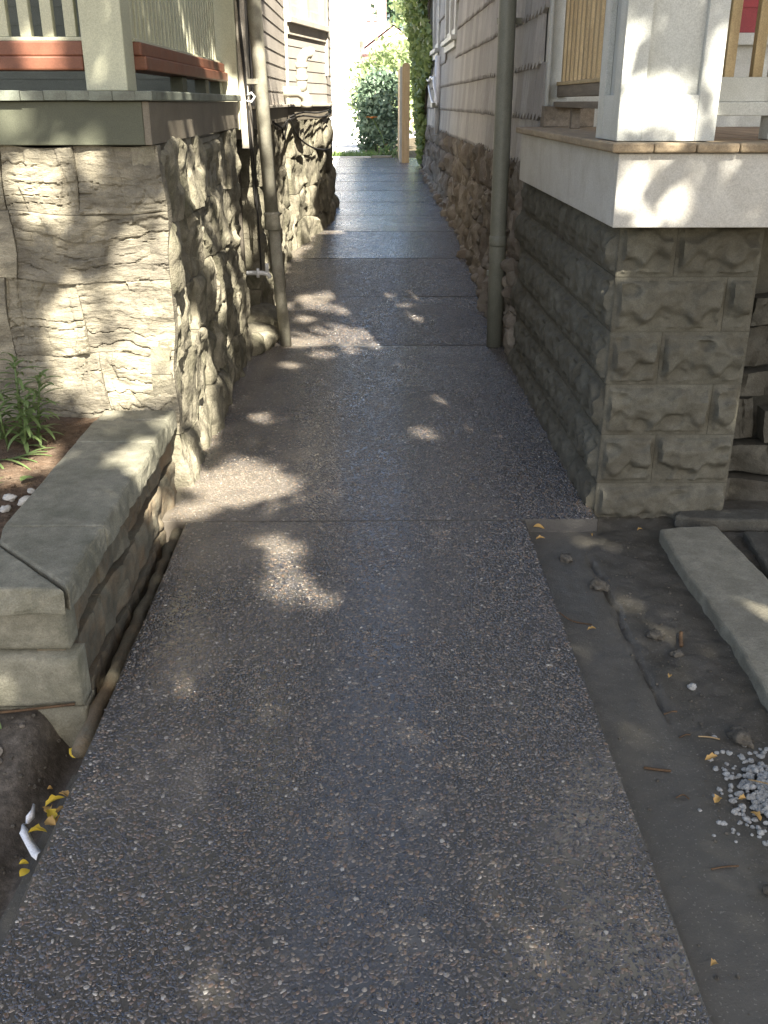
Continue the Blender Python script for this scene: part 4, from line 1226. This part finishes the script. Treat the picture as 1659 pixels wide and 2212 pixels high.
for i, (x, y, l_, w_, a, m_, lb) in enumerate(((.655, 3.40, .05, .010, .2, DLf, 'orange brown leaf beside the exposed corner of the upper slab'), (.865, 3.44, .03, .006, 1.4, DLf, 'small tan leaf near the foot of the block pillar'),
        (1.06, 3.47, .035, .007, .4, DLf, 'pale tan leaf on the dark dirt in front of the pillar'), (.70, 2.68, .05, .007, .5, DLf, 'brown leaf lying on the smooth wet strip'),
        (.872, 2.03, .05, .010, .3, DLf, 'curled tan leaf left of the lumpy dirt clod'), (.83, 1.86, .035, .012, .8, DLf, 'crumpled brown leaf left of the gravel heap'),
        (.90, 1.80, .045, .011, 2.0, YLf, 'yellowish leaf at the front of the gravel heap'), (1.01, 1.68, .05, .013, .5, YLf, 'pale yellow leaf in front of the gravel heap at the frame edge'),
        (.655, 1.36, .025, .009, .4, DLf, 'tan leaf bit on the slab edge near the bottom right'), (.875, 2.42, .022, .008, 1.2, DLf, 'orange bit of leaf on the mud right of the crack'), (.89, 1.86, .025, .008, .1, DLf, 'tan leaf bit touching the gravel heap on its left side'))):
    z = right_z(x, y) + .006 if x > .61 else .008
    place_leaf(leaf_mesh(l_ * .75, w_ * .7, .006, .004, DLf, seed=i, wave=.3), (x, y, z + .004), rnd.uniform(-.3, .3), rnd.uniform(-.2, .2), a, lb)
place_leaf(leaf_mesh(.045, .012, .006, .004, DLf), (.66, 3.475, -.028), .2, .1, -.2, 'yellow brown leaf on the mud touching the joint between the slabs')
place_leaf(leaf_mesh(.03, .010, .004, .003, DLf), (-.02, 16.6, path_z(16.6) + .008), 0, 0, .4, 'pale leaf lying far along the path near the garden')
place_leaf(leaf_mesh(.03, .010, .004, .003, DLf), (-.06, 14.6, path_z(14.6) + .008), 0, 0, .4, 'pale leaf lying on the path below the shingled wall windows')
# white plastic scrap
V = []; F = []
prof = [(-.845, 1.935, .004), (-.842, 1.90, .010), (-.846, 1.885, .003), (-.852, 1.868, .004), (-.840, 1.845, .010), (-.818, 1.815, .012), (-.792, 1.782, .011), (-.780, 1.765, .006)]
for i, (x, y, w) in enumerate(prof):
    for k, s in enumerate((-1, 0, 1)):
        V.append((x + s * w * .75, y + s * w * .65, -.098 + .010 * math.sin(i * 1.7 + k) + (.006 if k == 1 else 0)))
for i in range(len(prof) - 1):
    for k in range(2):
        F.append((i * 3 + k, i * 3 + k + 1, (i + 1) * 3 + k + 1, (i + 1) * 3 + k))
o = obj('plastic_scrap', mesh('plastic_scrap', V, F, M['white_plastic'], True))
sol = o.modifiers.new('thick', 'SOLIDIFY'); sol.thickness = .001
tag(o, 'torn white plastic strip lying against the left slab edge', 'litter')
# twigs
def twig(pts, r, mat, label, name='twig'):
    return tag(cable(pts, r, mat, None, name), label, 'twig')
def rp(x, y, dz=.004): return (x, y, right_z(x, y) + dz)
twig([rp(.69, 2.0), rp(.72, 1.993), rp(.755, 1.985)], .0035, M['twig'], 'straight dark brown twig on the smooth mud beside the slab')
twig([rp(.80, 2.21, .012), rp(.83, 2.235, .01), rp(.845, 2.24, .008)], .0025, M['twig'], 'short dark twig lying across the lower crack')
twig([rp(.82, 2.13), rp(.84, 2.14), rp(.852, 2.138)], .002, M['twig'], 'thin dark twig at the bottom end of the crack')
twig([rp(.87, 2.13), rp(.90, 2.125), rp(.925, 2.12)], .002, M['twig_tan'], 'thin tan twig right of the crack end')
twig([rp(.60, 2.78, .03), rp(.65, 2.75), rp(.71, 2.72)], .002, M['twig'], 'thin dark twig poking from the slab onto the wet strip')
twig([rp(.965, 2.60, .01), rp(.975, 2.64, .012), rp(.985, 2.67, .012)], .007, M['twig'], 'thick broken stick stub beside the long flagstone')
twig([rp(.93, 1.93, .02), rp(.98, 1.88, .035), rp(1.06, 1.84, .03)], .002, M['twig_tan'], 'pale straw lying across the gravel heap')
twig([rp(.735, 1.62), rp(.77, 1.63), rp(.80, 1.632)], .002, M['twig'], 'thin twig on the dark mud below the gravel heap')
twig([rp(.94, 1.73), rp(.965, 1.69), rp(.97, 1.66), rp(.985, 1.64)], .002, M['twig'], 'crooked rootlet in front of the gravel heap')
twig([rp(.735, 1.875, .006), rp(.755, 1.885, .007), rp(.765, 1.87, .006)], .002, M['twig'], 'curled dark rootlet left of the gravel heap')
o = cable([(-1.5, 2.235, -.03), (-1.25, 2.242, -.045), (-1.05, 2.245, -.03), (-.92, 2.245, -.015), (-.82, 2.25, -.005)], .004, M['twig'], None, 'root')
tag(o, 'thin dry root running along the foot of the garden wall', 'root')
# pale stones and sprout in the bed
for i, (x, y, s, lb) in enumerate(((-1.215, 3.02, .022, 'white stone in the garden bed, leftmost of the pair by the wall cap'), (-1.155, 3.00, .026, 'larger white stone in the garden bed touching the wall cap'), (-1.20, 2.93, .02, 'greyish stone below the white pair in the garden bed'),
                                 (-1.17, 3.10, .016, 'small tan stone above the white pair in the garden bed'), (-1.26, 2.84, .018, 'flat pale stone near the left frame edge in the bed'))):
    tag(lump_obj('garden_stone', (x, y, bed_z(x, y) + s * .4), (s, s * .8, s * .6), 40 + i * 3.1, M['pale_stone'], None, i * .7), lb, 'stone')
spr = thing('sprout', (-1.21, 3.17, bed_z(-1.21, 3.17)), 'tiny round leaved sprout in the soil below the lily', 'plant')
for a in (.3, 2.6, 4.4):
    me = leaf_mesh(.030, .012, .002, .002, M['lily_leaf'])
    o = bpy.data.objects.new('leaf', me)
    link(o, spr, Matrix.Translation((-1.21 + .012 * math.cos(a), 3.17 + .012 * math.sin(a), bed_z(-1.21, 3.17) + .018)) @ Matrix.Rotation(a, 4, 'Z'))

# lily in the bed
def strap_leaf(base, az, L_, W_, rise, droop, mat, n=7):
    V, F = [], []
    dx, dy = math.cos(az), math.sin(az)
    p = Vector(base); ang = rise
    for i in range(n + 1):
        t = i / n
        w = W_ * (math.sin(math.pi * min(1, .12 + .88 * t)) ** .75) + .0003
        side = Vector((-dy, dx, 0))
        V += [p - side * w, p + Vector((0, 0, -.25 * w)), p + side * w]
        ang -= droop / n
        p = p + Vector((dx * math.cos(ang), dy * math.cos(ang), math.sin(ang))) * (L_ / n)
    for i in range(n):
        for k in range(2):
            F.append((i * 3 + k, i * 3 + k + 1, (i + 1) * 3 + k + 1, (i + 1) * 3 + k))
    return V, F
LI = thing('lily_plant', (-1.37, 3.58, .31), 'leafy green lily stems growing in the bed against the stone wall', 'plant')
r3 = random.Random(3)
for (sx, sy, h, lx) in ((-1.355, 3.58, .36, .02), (-1.40, 3.55, .30, -.05), (-1.31, 3.62, .29, .05), (-1.44, 3.60, .26, -.03), (-1.33, 3.53, .22, .03)):
    b0 = Vector((sx, sy, bed_z(sx, sy) - .01))
    st = tube('stem', [b0, b0 + Vector((lx * .4, 0, h * .5)), b0 + Vector((lx, -.01, h))], [.006, .005, .003], M['lily_leaf'], LI, 6)
    nl = int(h / .0085)
    for i in range(nl):
        t = .10 + .90 * i / nl
        bp_ = b0 + Vector((lx * t, -.01 * t, h * t))
        az = i * 2.4 + r3.uniform(-.3, .3)
        L_ = (.115 if t < .8 else .115 * (1.25 - t) / .45) * r3.uniform(.8, 1.1)
        v, f = strap_leaf(bp_, az, L_, .0085 * r3.uniform(.8, 1.15), r3.uniform(.35, .85) + max(0, t - .75) * 1.8, r3.uniform(.8, 1.7), M['lily_leaf'])
        obj('leaf', mesh('leaf', v, f, M['lily_leaf'], True), LI)
for i in range(7):
    v, f = strap_leaf((-1.43 + .02 * i, 3.38, bed_z(-1.4, 3.38)), -1.2 + i * .35, r3.uniform(.14, .22), .006, .5, 1.0, M['lily_leaf'])
    obj('leaf', mesh('leaf', v, f, M['lily_leaf'], True), LI)
GT = thing('grass_tuft', (-1.27, 3.06, .30), 'small tuft of grass at the left frame edge in the garden bed', 'plant')
for i in range(9):
    v, f = strap_leaf((-1.31, 3.08, bed_z(-1.31, 3.08)), i * .75, r3.uniform(.07, .13), .003, 1.1, 1.0, M['lily_leaf'])
    obj('blade', mesh('blade', v, f, M['grass_leaf'], True), GT)

# ------------------------------------------------------------------ leaf clouds (numpy)
def leaf_cloud(name, P, size, mat, parent, seed, flat=0.5, aspect=.6, up=None):
    """one folded rhomb for every point of P (n,3)"""
    g = np.random.default_rng(seed)
    n = len(P)
    d = g.normal(size=(n, 3)); d /= np.linalg.norm(d, axis=1)[:, None]
    nr = g.normal(size=(n, 3)); nr[:, 2] += flat * 2.5
    if up is not None: nr += np.array(up)
    nr -= d * (nr * d).sum(1)[:, None]; nr /= np.linalg.norm(nr, axis=1)[:, None]
    s = np.cross(nr, d)
    L_ = size * g.uniform(.65, 1.25, n)[:, None]
    W_ = L_ * aspect * .5
    a = P - d * L_ * .5; b = P + s * W_ - nr * W_ * .25; c = P + d * L_ * .5; e = P - s * W_ - nr * W_ * .25
    V = np.stack([a, b, c, e], 1).reshape(-1, 3)
    me = bpy.data.meshes.new(name)
    me.vertices.add(4 * n); me.vertices.foreach_set('co', V.astype(np.float32).ravel())
    idx = np.arange(n)[:, None] * 4 + np.array([0, 1, 2, 0, 2, 3])[None, :]
    me.loops.add(6 * n); me.loops.foreach_set('vertex_index', idx.astype(np.int32).ravel())
    me.polygons.add(2 * n)
    me.polygons.foreach_set('loop_start', np.arange(0, 6 * n, 3, dtype=np.int32))
    me.materials.append(mat)
    me.update(calc_edges=True)
    return obj(name, me, parent)

def clumps(center, radii, n_clump, per, spread, seed, shell=.55):
    g = np.random.default_rng(seed)
    d = g.normal(size=(n_clump, 3)); d /= np.linalg.norm(d, axis=1)[:, None]
    r = shell + (1 - shell) * g.uniform(0, 1, n_clump) ** .7
    C = np.array(center) + d * r[:, None] * np.array(radii)
    P = np.repeat(C, per, 0) + g.normal(size=(n_clump * per, 3)) * spread
    return P, C

# ------------------------------------------------------------------ far end of the alley
GZ = .47
tag(obj('patio', mesh('patio', [(-12, 20.6, GZ + .012), (-.05, 20.6, GZ + .012), (-.35, 27, GZ + .012), (1.5, 33, GZ + .012), (6, 60, GZ + .012), (-14, 60, GZ + .012)], [(0, 1, 2, 3, 4, 5)], M['patio'])), kind='structure')
# dog-eared cedar fence board and the fence behind it
FE = thing('fence', (.66, 18.9, .45), 'pale new cedar fence end with a dog-eared board at the end of the path', 'fence')
def dogear(name, x0, x1, y0, y1, z0, z1, mat, parent, c=.035):
    poly = [(x0, z0), (x1, z0), (x1, z1 - c), (x1 - c, z1), (x0 + c, z1), (x0, z1 - c)]
    V = [(x, y0, z) for x, z in poly] + [(x, y1, z) for x, z in poly]
    m = len(poly)
    F = [tuple(range(m)), tuple(range(2 * m - 1, m - 1, -1))] + [((i + 1) % m, i, m + i, m + (i + 1) % m) for i in range(m)]
    return obj(name, mesh(name, V, F, mat), parent)
dogear('post', .592, .725, 18.86, 18.95, .46, 2.16, M['fence_wood'], FE)
box('side_board', .548, .5915, 18.90, 19.02, .49, 2.10, M['white_board'], FE, .004)
for i in range(9):
    o = box('picket', .555, .575, 19.04 + i * .15, 19.18 + i * .15, .5, 2.08, M['fence_wood'], FE, .003)
# ivy hanging on the far corner of the shingled house
IV = thing('ivy', (.8, 17, 1.2), 'bright green ivy hanging over the far corner of the shingled wall', 'ivy')
g = np.random.default_rng(5)
n = 5200
yy = g.uniform(15.3, 18.4, n); zz = g.uniform(.55, 4.6, n)
prot = np.clip((zz - .3) / 3.2, 0.03, 1) * .30 * np.clip((yy - 14.9) / 2.2, 0, 1)
lim = 15.7 + np.clip(1.9 - zz, 0, 2) * 1.6 + .5 * np.sin(zz * 5)
keep = yy > lim
P = np.stack([.90 - prot * g.uniform(.2, 1.1, n), yy, zz], 1)[keep]
leaf_cloud('foliage', P, .13, M['ivy_leaf'], IV, 6, .1, .8, (-1.2, -.6, .4))
tube('stem', [(.93, 17.6, .4), (.90, 17.5, 1.4), (.89, 17.0, 2.6), (.86, 16.6, 4.0)], [.03, .025, .02, .012], M['bark'], IV, 8)
cable([(.91, 17.8, .4), (.90, 16.9, 1.3), (.90, 16.2, 2.3), (.89, 15.9, 3.5)], .014, M['bark'], IV, 'stem')
# shrub
BU = thing('shrub', (.2, 22.6, GZ), 'dense dark green shrub in the garden at the end of the path', 'shrub')
P, C = clumps((.22, 22.6, 1.28), (.56, .6, .85), 95, 42, .10, 8, .45)
P = P[P[:, 2] > GZ + .06]
leaf_cloud('foliage', P, .115, M['bush_leaf'], BU, 9, .35, .6, (0, -.6, .5))
for i in range(7):
    a = i * .9
    cable([(.2 + .06 * math.cos(a), 22.6 + .06 * math.sin(a), GZ), (.2 + .2 * math.cos(a), 22.6 + .2 * math.sin(a), 1.1), (.2 + .38 * math.cos(a), 22.6 + .38 * math.sin(a), 1.7)], .012, M['bark'], BU, 'stem')
SH2 = thing('shrub', (.25, 24.5, GZ), 'sunlit pale green shrub rising behind the dark garden shrub', 'shrub')
P, C = clumps((.45, 24.8, 1.75), (.85, .7, 1.05), 90, 36, .14, 18, .4)
leaf_cloud('foliage', P, .15, M['far_leaf'], SH2, 19, .4, .65, (0, -.5, .5))
tube('stem', [(.4, 24.8, GZ), (.42, 24.8, 1.7)], [.05, .03], M['bark'], SH2, 8)
# day lily with one orange flower
DL = thing('day_lily', (.33, 20.6, GZ), 'day lily with arching leaves and one orange flower before the dark shrub', 'plant')
r4 = random.Random(6)
for i in range(46):
    bx, by = .30 + r4.uniform(-.16, .28), 20.7 + r4.uniform(-.15, .15)
    v, f = strap_leaf((bx, by, GZ + .01), r4.uniform(0, 6.28), r4.uniform(.35, .75), .011, r4.uniform(.8, 1.35), r4.uniform(1.0, 2.2), M['grass_leaf'], 8)
    obj('leaf', mesh('leaf', v, f, M['grass_leaf'], True), DL)
cable([(.36, 20.7, GZ), (.26, 20.7, .85), (.12, 20.68, 1.12), (.06, 20.66, 1.22)], .008, M['grass_leaf'], DL, 'flower_stem')
for i in range(6):
    v, f = strap_leaf((.05, 20.65, 1.22), i * 1.047, .14, .034, .9, 1.3, M['petal'], 6)
    obj('petal', mesh('petal', v, f, M['petal'], True), DL)
# grass patch and stepping stone at the path end
V, F = [], []
for i in range(1500):
    x = r4.uniform(-1.0, .15); y = r4.uniform(20.3, 21.9)
    h = r4.uniform(.06, .20); a = r4.uniform(0, 6.28)
    v, f = strap_leaf((x, y, GZ), a, h, .006, r4.uniform(.9, 1.5), .8, None, 3)
    b0 = len(V); V += v; F += [tuple(k_ + b0 for k_ in q) for q in f]
tag(obj('grass', mesh('grass', V, F, M['grass_leaf'], True)), 'patch of green grass at the far end of the path', 'grass', kind='stuff')
o = rough_prism('stepping_stone', [(.03, 20.12), (.42, 20.10), (.45, 20.4), (.05, 20.42)], .46, .545, M['flagstone'], None, 31, .012, (), .04, .015)
tag(o, 'low edging stone at the far end of the path before the day lily', 'stone')
o = box('kerb_stone', -.78, .02, 20.08, 20.2, .44, .535, M['patio'], None, .012)
tag(o, 'pale kerb stone closing the left half of the path end', 'kerb')
ST = thing('bare_shrub', (-.42, 13.2, path_z(13.2)), 'bare twiggy shrub leaning out past the bay corner', 'shrub')
for k, (dx, dz) in enumerate(((.10, 1.0), (.16, .8), (.06, 1.2))):
    cable([(-.55, 13.0, .34), (-.50, 13.0, .34 + dz * .5), (-.52 + dx, 13.0, .34 + dz), (-.50 + dx * 1.6, 13.0, .34 + dz * 1.15)], .006, M['bark'], ST, 'stem')
# pale garage, brick house and trees beyond the garden
GA = thing('garage', (-6, 40, GZ), 'sunlit pale garage wall behind the left side of the garden', 'garage')
box('wall', -11.0, -.32, 36, 43, GZ, 3.4, M['pale_wall'], GA, 0)
V = [(-11.3, 35.6, 3.4), (-.2, 35.6, 3.4), (-.2, 43.4, 3.4), (-11.3, 43.4, 3.4), (-11.3, 39.5, 5.2), (-.2, 39.5, 5.2)]
obj('roof', mesh('roof', V, [(0, 1, 5, 4), (2, 3, 4, 5), (1, 2, 5), (3, 0, 4), (3, 2, 1, 0)], M['pale_wall']), GA)
box('door', -5.2, -2.4, 35.93, 35.999, GZ, 2.7, M['white_paint'], GA, .01)
BH = thing('brick_house', (3, 46, GZ), 'red brick house with a dark gabled roof far behind the garden', 'house')
box('wall', -.3, 2.4, 46, 54, GZ, 3.42, M['brick_far'], BH, 0)
V = [(-.6, 45.6, 3.4), (1.05, 45.6, 4.55), (2.7, 45.6, 3.4), (-.6, 54.4, 3.4), (1.05, 54.4, 4.55), (2.7, 54.4, 3.4)]
obj('roof', mesh('roof', V, [(0, 3, 4, 1), (1, 4, 5, 2), (0, 2, 5, 3), (3, 5, 4)], M['roof_far']), BH)
obj('gable', mesh('gable', [(-.45, 45.61, 3.41), (2.55, 45.61, 3.41), (1.05, 45.61, 4.47)], [(0, 1, 2)], M['brick_far']), BH)
box('chimney', .35, .75, 47, 47.5, 3.9, 5.6, M['brick_far'], BH, .01)
BT = thing('brick_house', (0, 70, GZ), 'tall hazy brick building behind the gabled roof', 'house')
box('wall', -.3, .75, 68, 76, GZ, 9.5, M['brick_far'], BT, 0)
for i in range(2):
    box('window', -.15 + i * .45, .12 + i * .45, 67.94, 67.998, 6.2, 7.6, M['glass'], BT, .01)
for i, (x, y, h, r0, lb, mt) in enumerate(((2.2, 34, 4.3, 1.2, 'leafy tree above the ivy on the right behind the garden', 'far_leaf'), (1.2, 38, 2.6, .85, 'low sunlit tree between shrub and gabled roof', 'far_leaf'),
        (2.0, 56, 6.6, 1.5, 'dark green tree beside the brick gable', 'dark_far_leaf'), (-3.4, 33, 2.3, .9, 'small sunlit bush before the pale garage', 'far_leaf'))):
    t = thing('garden_tree', (x, y, GZ), lb, 'tree')
    P, C = clumps((x, y, h - .2), (r0, r0, r0 * .95), 70, 34, .28, 60 + i, .4)
    leaf_cloud('crown', P, .30, M[mt], t, 80 + i, .4, .65, (0, -.4, .5))
    tube('trunk', [(x, y, GZ), (x + .05, y, h * .6), (x, y, h)], [.12, .09, .03], M['bark'], t, 8)
    for k in range(3):
        tube('limb', [(x + .04, y, h * .6), (x + .5 * math.cos(k * 2.1), y + .5 * math.sin(k * 2.1), h)], [.05, .02], M['bark'], t, 6)

# ------------------------------------------------------------------ street tree behind the camera: its crown throws the dapples
GAPS = np.array([(-0.9,3.85,0.85,0.206),(-0.88,3.85,0.72,0.194),(-0.83,3.85,0.65,0.182),(-0.83,3.85,0.53,0.134),(-1.23,3.85,1.24,0.14),(-1.21,3.85,1.21,0.098),(-1.05,3.85,1.31,0.086),(-1.2,3.85,0.72,0.122),(-1.15,3.85,0.78,0.11),(-1.06,3.85,0.52,0.134),(-1.01,3.85,0.46,0.11),(-1.22,3.85,0.52,0.098),(-1.09,3.85,0.41,0.11),(-1.32,3.85,1.47,0.086),(-1.19,3.85,1.76,0.11),(-1.2,3.85,1.81,0.098),(-0.8,4.6,1.21,0.119),(-0.8,4.82,1.26,0.107),(-0.8,4.96,0.79,0.119),(-0.8,5.43,0.92,0.119),(-0.8,5.84,0.98,0.107),(-0.8,5.1,0.58,0.107),(-0.8,4.39,0.33,0.119),(-0.8,4.16,0.52,0.107),(-0.8,4.2,0.21,0.107),(-0.8,3.85,0.07,0.107),(-0.8,6.64,1.25,0.107),(-0.8,6.11,0.63,0.119),(-0.8,5.34,1.94,0.131),(-0.8,5.64,1.74,0.119),(-0.8,6.08,1.9,0.131),(-0.8,6.21,1.77,0.131),(-0.8,5.96,1.66,0.107),(-0.8,4.19,0.71,0.119),(-0.8,4.32,0.6,0.107),(-0.8,4.57,0.42,0.107),(-0.8,4.13,0.32,0.107),(-0.8,4.43,0.14,0.107),(-0.8,3.93,0.13,0.119),(-0.8,4.6,1.07,0.107),(-0.8,4.88,0.94,0.107),(-0.8,5.8,0.45,0.107),(-0.8,6.5,0.95,0.107),(-0.68,6.47,1.78,0.089),(-0.68,6.55,1.65,0.089),(-0.68,6.66,1.3,0.082),(-0.68,6.98,0.62,0.096),(-0.68,7.21,0.33,0.082),(-0.68,5.98,0.48,0.089),(-0.68,6.06,0.35,0.096),(-0.68,6.27,0.19,0.089),(-0.68,7.62,-0.1,0.082),(-0.68,7.84,2.02,0.103),(-0.68,7.9,1.74,0.096),(-0.68,8.97,1.11,0.096),(-0.68,9.36,0.73,0.11),(-0.68,11.76,0.98,0.11),(-0.68,13.83,0.71,0.11),(-0.68,10.77,2.2,0.124),(-0.68,13.61,2.54,0.124),(-0.68,14.56,2.04,0.096),(-0.6,3.9,0.0,0.227),(-0.48,3.84,-0.0,0.216),(-0.65,3.77,0.0,0.112),(-0.35,3.26,0.0,0.095),(-0.26,2.92,0.0,0.095),(-0.32,2.94,0.0,0.078),(-0.49,9.53,0.23,0.193),(-0.35,9.42,0.22,0.17),(-0.23,6.68,0.02,0.216),(-0.07,6.73,0.02,0.17),(-0.45,6.57,0.01,0.17),(0.06,6.48,0.0,0.112),(-0.31,6.22,0.0,0.112),(-0.39,7.49,0.07,0.147),(-0.15,7.77,0.09,0.124),(-0.3,7.88,0.1,0.136),(0.14,7.48,0.07,0.112),(0.2,7.15,0.05,0.124),(0.47,7.55,0.08,0.101),(0.38,6.28,0.0,0.112),(0.48,5.8,0.0,0.089),(0.51,5.58,0.0,0.089),(0.58,5.02,0.0,0.095),(0.26,4.58,0.0,0.089),(-0.6,4.16,0.0,0.101),(-0.48,7.1,0.05,0.089),(-0.21,7.35,0.06,0.101),(-0.04,7.09,0.05,0.089),(-0.37,7.77,0.09,0.112),(-0.51,7.7,0.09,0.089),(0.11,7.77,0.09,0.089),(0.28,7.48,0.07,0.078),(0.34,7.09,0.05,0.084),(-0.13,6.29,0.0,0.095),(-0.52,5.93,0.0,0.089),(0.19,6.51,0.01,0.078),(0.08,8.35,0.14,0.089),(-0.16,8.35,0.14,0.101),(-0.47,8.35,0.14,0.089),(0.23,5.92,0.0,0.072),(-0.59,4.86,0.0,0.078),(-0.71,3.66,0.0,0.101),(-0.44,4.04,-0.0,0.089),(-0.31,3.14,0.0,0.072),(-0.18,2.85,0.0,0.069),(0.87,3.45,1.75,0.062),(0.86,3.45,1.67,0.047),(0.95,3.45,1.8,0.042),(0.94,3.45,1.58,0.072),(0.93,3.45,1.53,0.042),(1.02,3.45,1.63,0.042),(1.07,3.45,1.69,0.037),(1.09,3.45,1.44,0.057),(0.87,3.45,1.48,0.027),(0.87,3.45,1.26,0.052),(0.87,3.45,1.21,0.057),(0.97,3.45,1.32,0.062),(1.02,3.45,1.18,0.052),(1.1,3.45,1.28,0.032),(1.2,3.45,1.3,0.042),(1.19,3.45,1.19,0.032),(0.94,3.45,1.09,0.052),(1.08,3.45,1.09,0.022),(1.17,3.45,1.77,0.057),(1.18,3.45,1.63,0.072),(1.23,3.45,1.53,0.042),(1.27,3.45,1.67,0.042),(0.97,3.45,1.37,0.042),(0.88,2.88,-0.04,0.046),(0.92,2.65,-0.04,0.058),(0.81,3.39,-0.04,0.046),(1.25,2.78,-0.04,0.054),(1.29,2.75,-0.04,0.054),(1.03,2.78,-0.04,0.038),(-0.78,3.21,0.35,0.125),(-0.86,3.26,0.35,0.105),(-0.83,3.41,0.35,0.09),(-1.24,3.21,0.35,0.105),(-1.22,3.41,0.35,0.105),(0.79,6.4,1.7,0.1),(0.79,6.4,1.57,0.1),(0.79,6.4,1.42,0.1),(0.78,6.4,1.23,0.1),(0.78,6.4,1.04,0.09),(0.78,6.4,1.8,0.09)])  # lit spots; crown leaves on their sun rays are removed to place dapples
ST = thing('street_tree', (3.0, -2.6, -.3), 'broad street tree behind the viewer shading the path', 'tree')
tube('trunk', [(3.0, -2.6, -.35), (2.95, -2.55, .4), (2.9, -2.5, 2.2), (2.7, -2.4, 3.8), (2.4, -2.2, 5.2)], [.30, .24, .21, .17, .09], M['bark'], ST, 14)
rt = random.Random(17)
for k in range(11):
    a = k * .571 + rt.uniform(-.2, .2)
    z0 = rt.uniform(3.0, 4.8)
    L_ = rt.uniform(2.4, 4.2)
    cable([(2.75, -2.42, z0), (2.75 + .4 * L_ * math.cos(a), -2.42 + .4 * L_ * math.sin(a), z0 + .8), (2.75 + L_ * math.cos(a), -2.42 + L_ * math.sin(a), z0 + 1.3)], .035, M['bark'], ST, 'limb')
g = np.random.default_rng(23)
n = 88000
U = g.uniform(-1, 1, size=(n * 3, 3)); U = U[(U ** 2).sum(1) < 1][:n]
CC = np.array((1.75, -1.6, 6.4)); RR = np.array((4.6, 4.9, 2.5))
P = CC + U * RR
P = P[P[:, 2] > 4.1]
S = np.array(SUN)
rel_keep = np.ones(len(P), bool)
wob = .92 + .2 * g.uniform(0, 1, len(P)) + np.array([.75 * N3(a * 6.5, b * 6.5, c * 6.5) for a, b, c in P])
for (gx_, gy_, gz_, gr) in GAPS:
    q = P - np.array((gx_, gy_, gz_))
    t = q @ S
    d2 = np.linalg.norm(q - t[:, None] * S, axis=1)
    rel_keep &= ~(d2 < gr * wob)
# crown thinned on purpose so sun streaks fall on the alley wall
t = (P[:, 0] + .75) / S[0]
ys_, zs_ = P[:, 1] - S[1] * t, P[:, 2] - S[2] * t
inb = (ys_ > 6.4) & (zs_ > -.3)
thin = np.array([N3(a * 1.15, b * 1.15, 4.4) + .5 * N3(a * 3.1, b * 3.1, 8.8) for a, b in zip(ys_, zs_)])
rel_keep &= ~(inb & (thin > .26 + .15 * (g.uniform(0, 1, len(P)) - .5)))
P = P[rel_keep]
leaf_cloud('crown', P, .135, M['tree_leaf'], ST, 24, .35, .62)
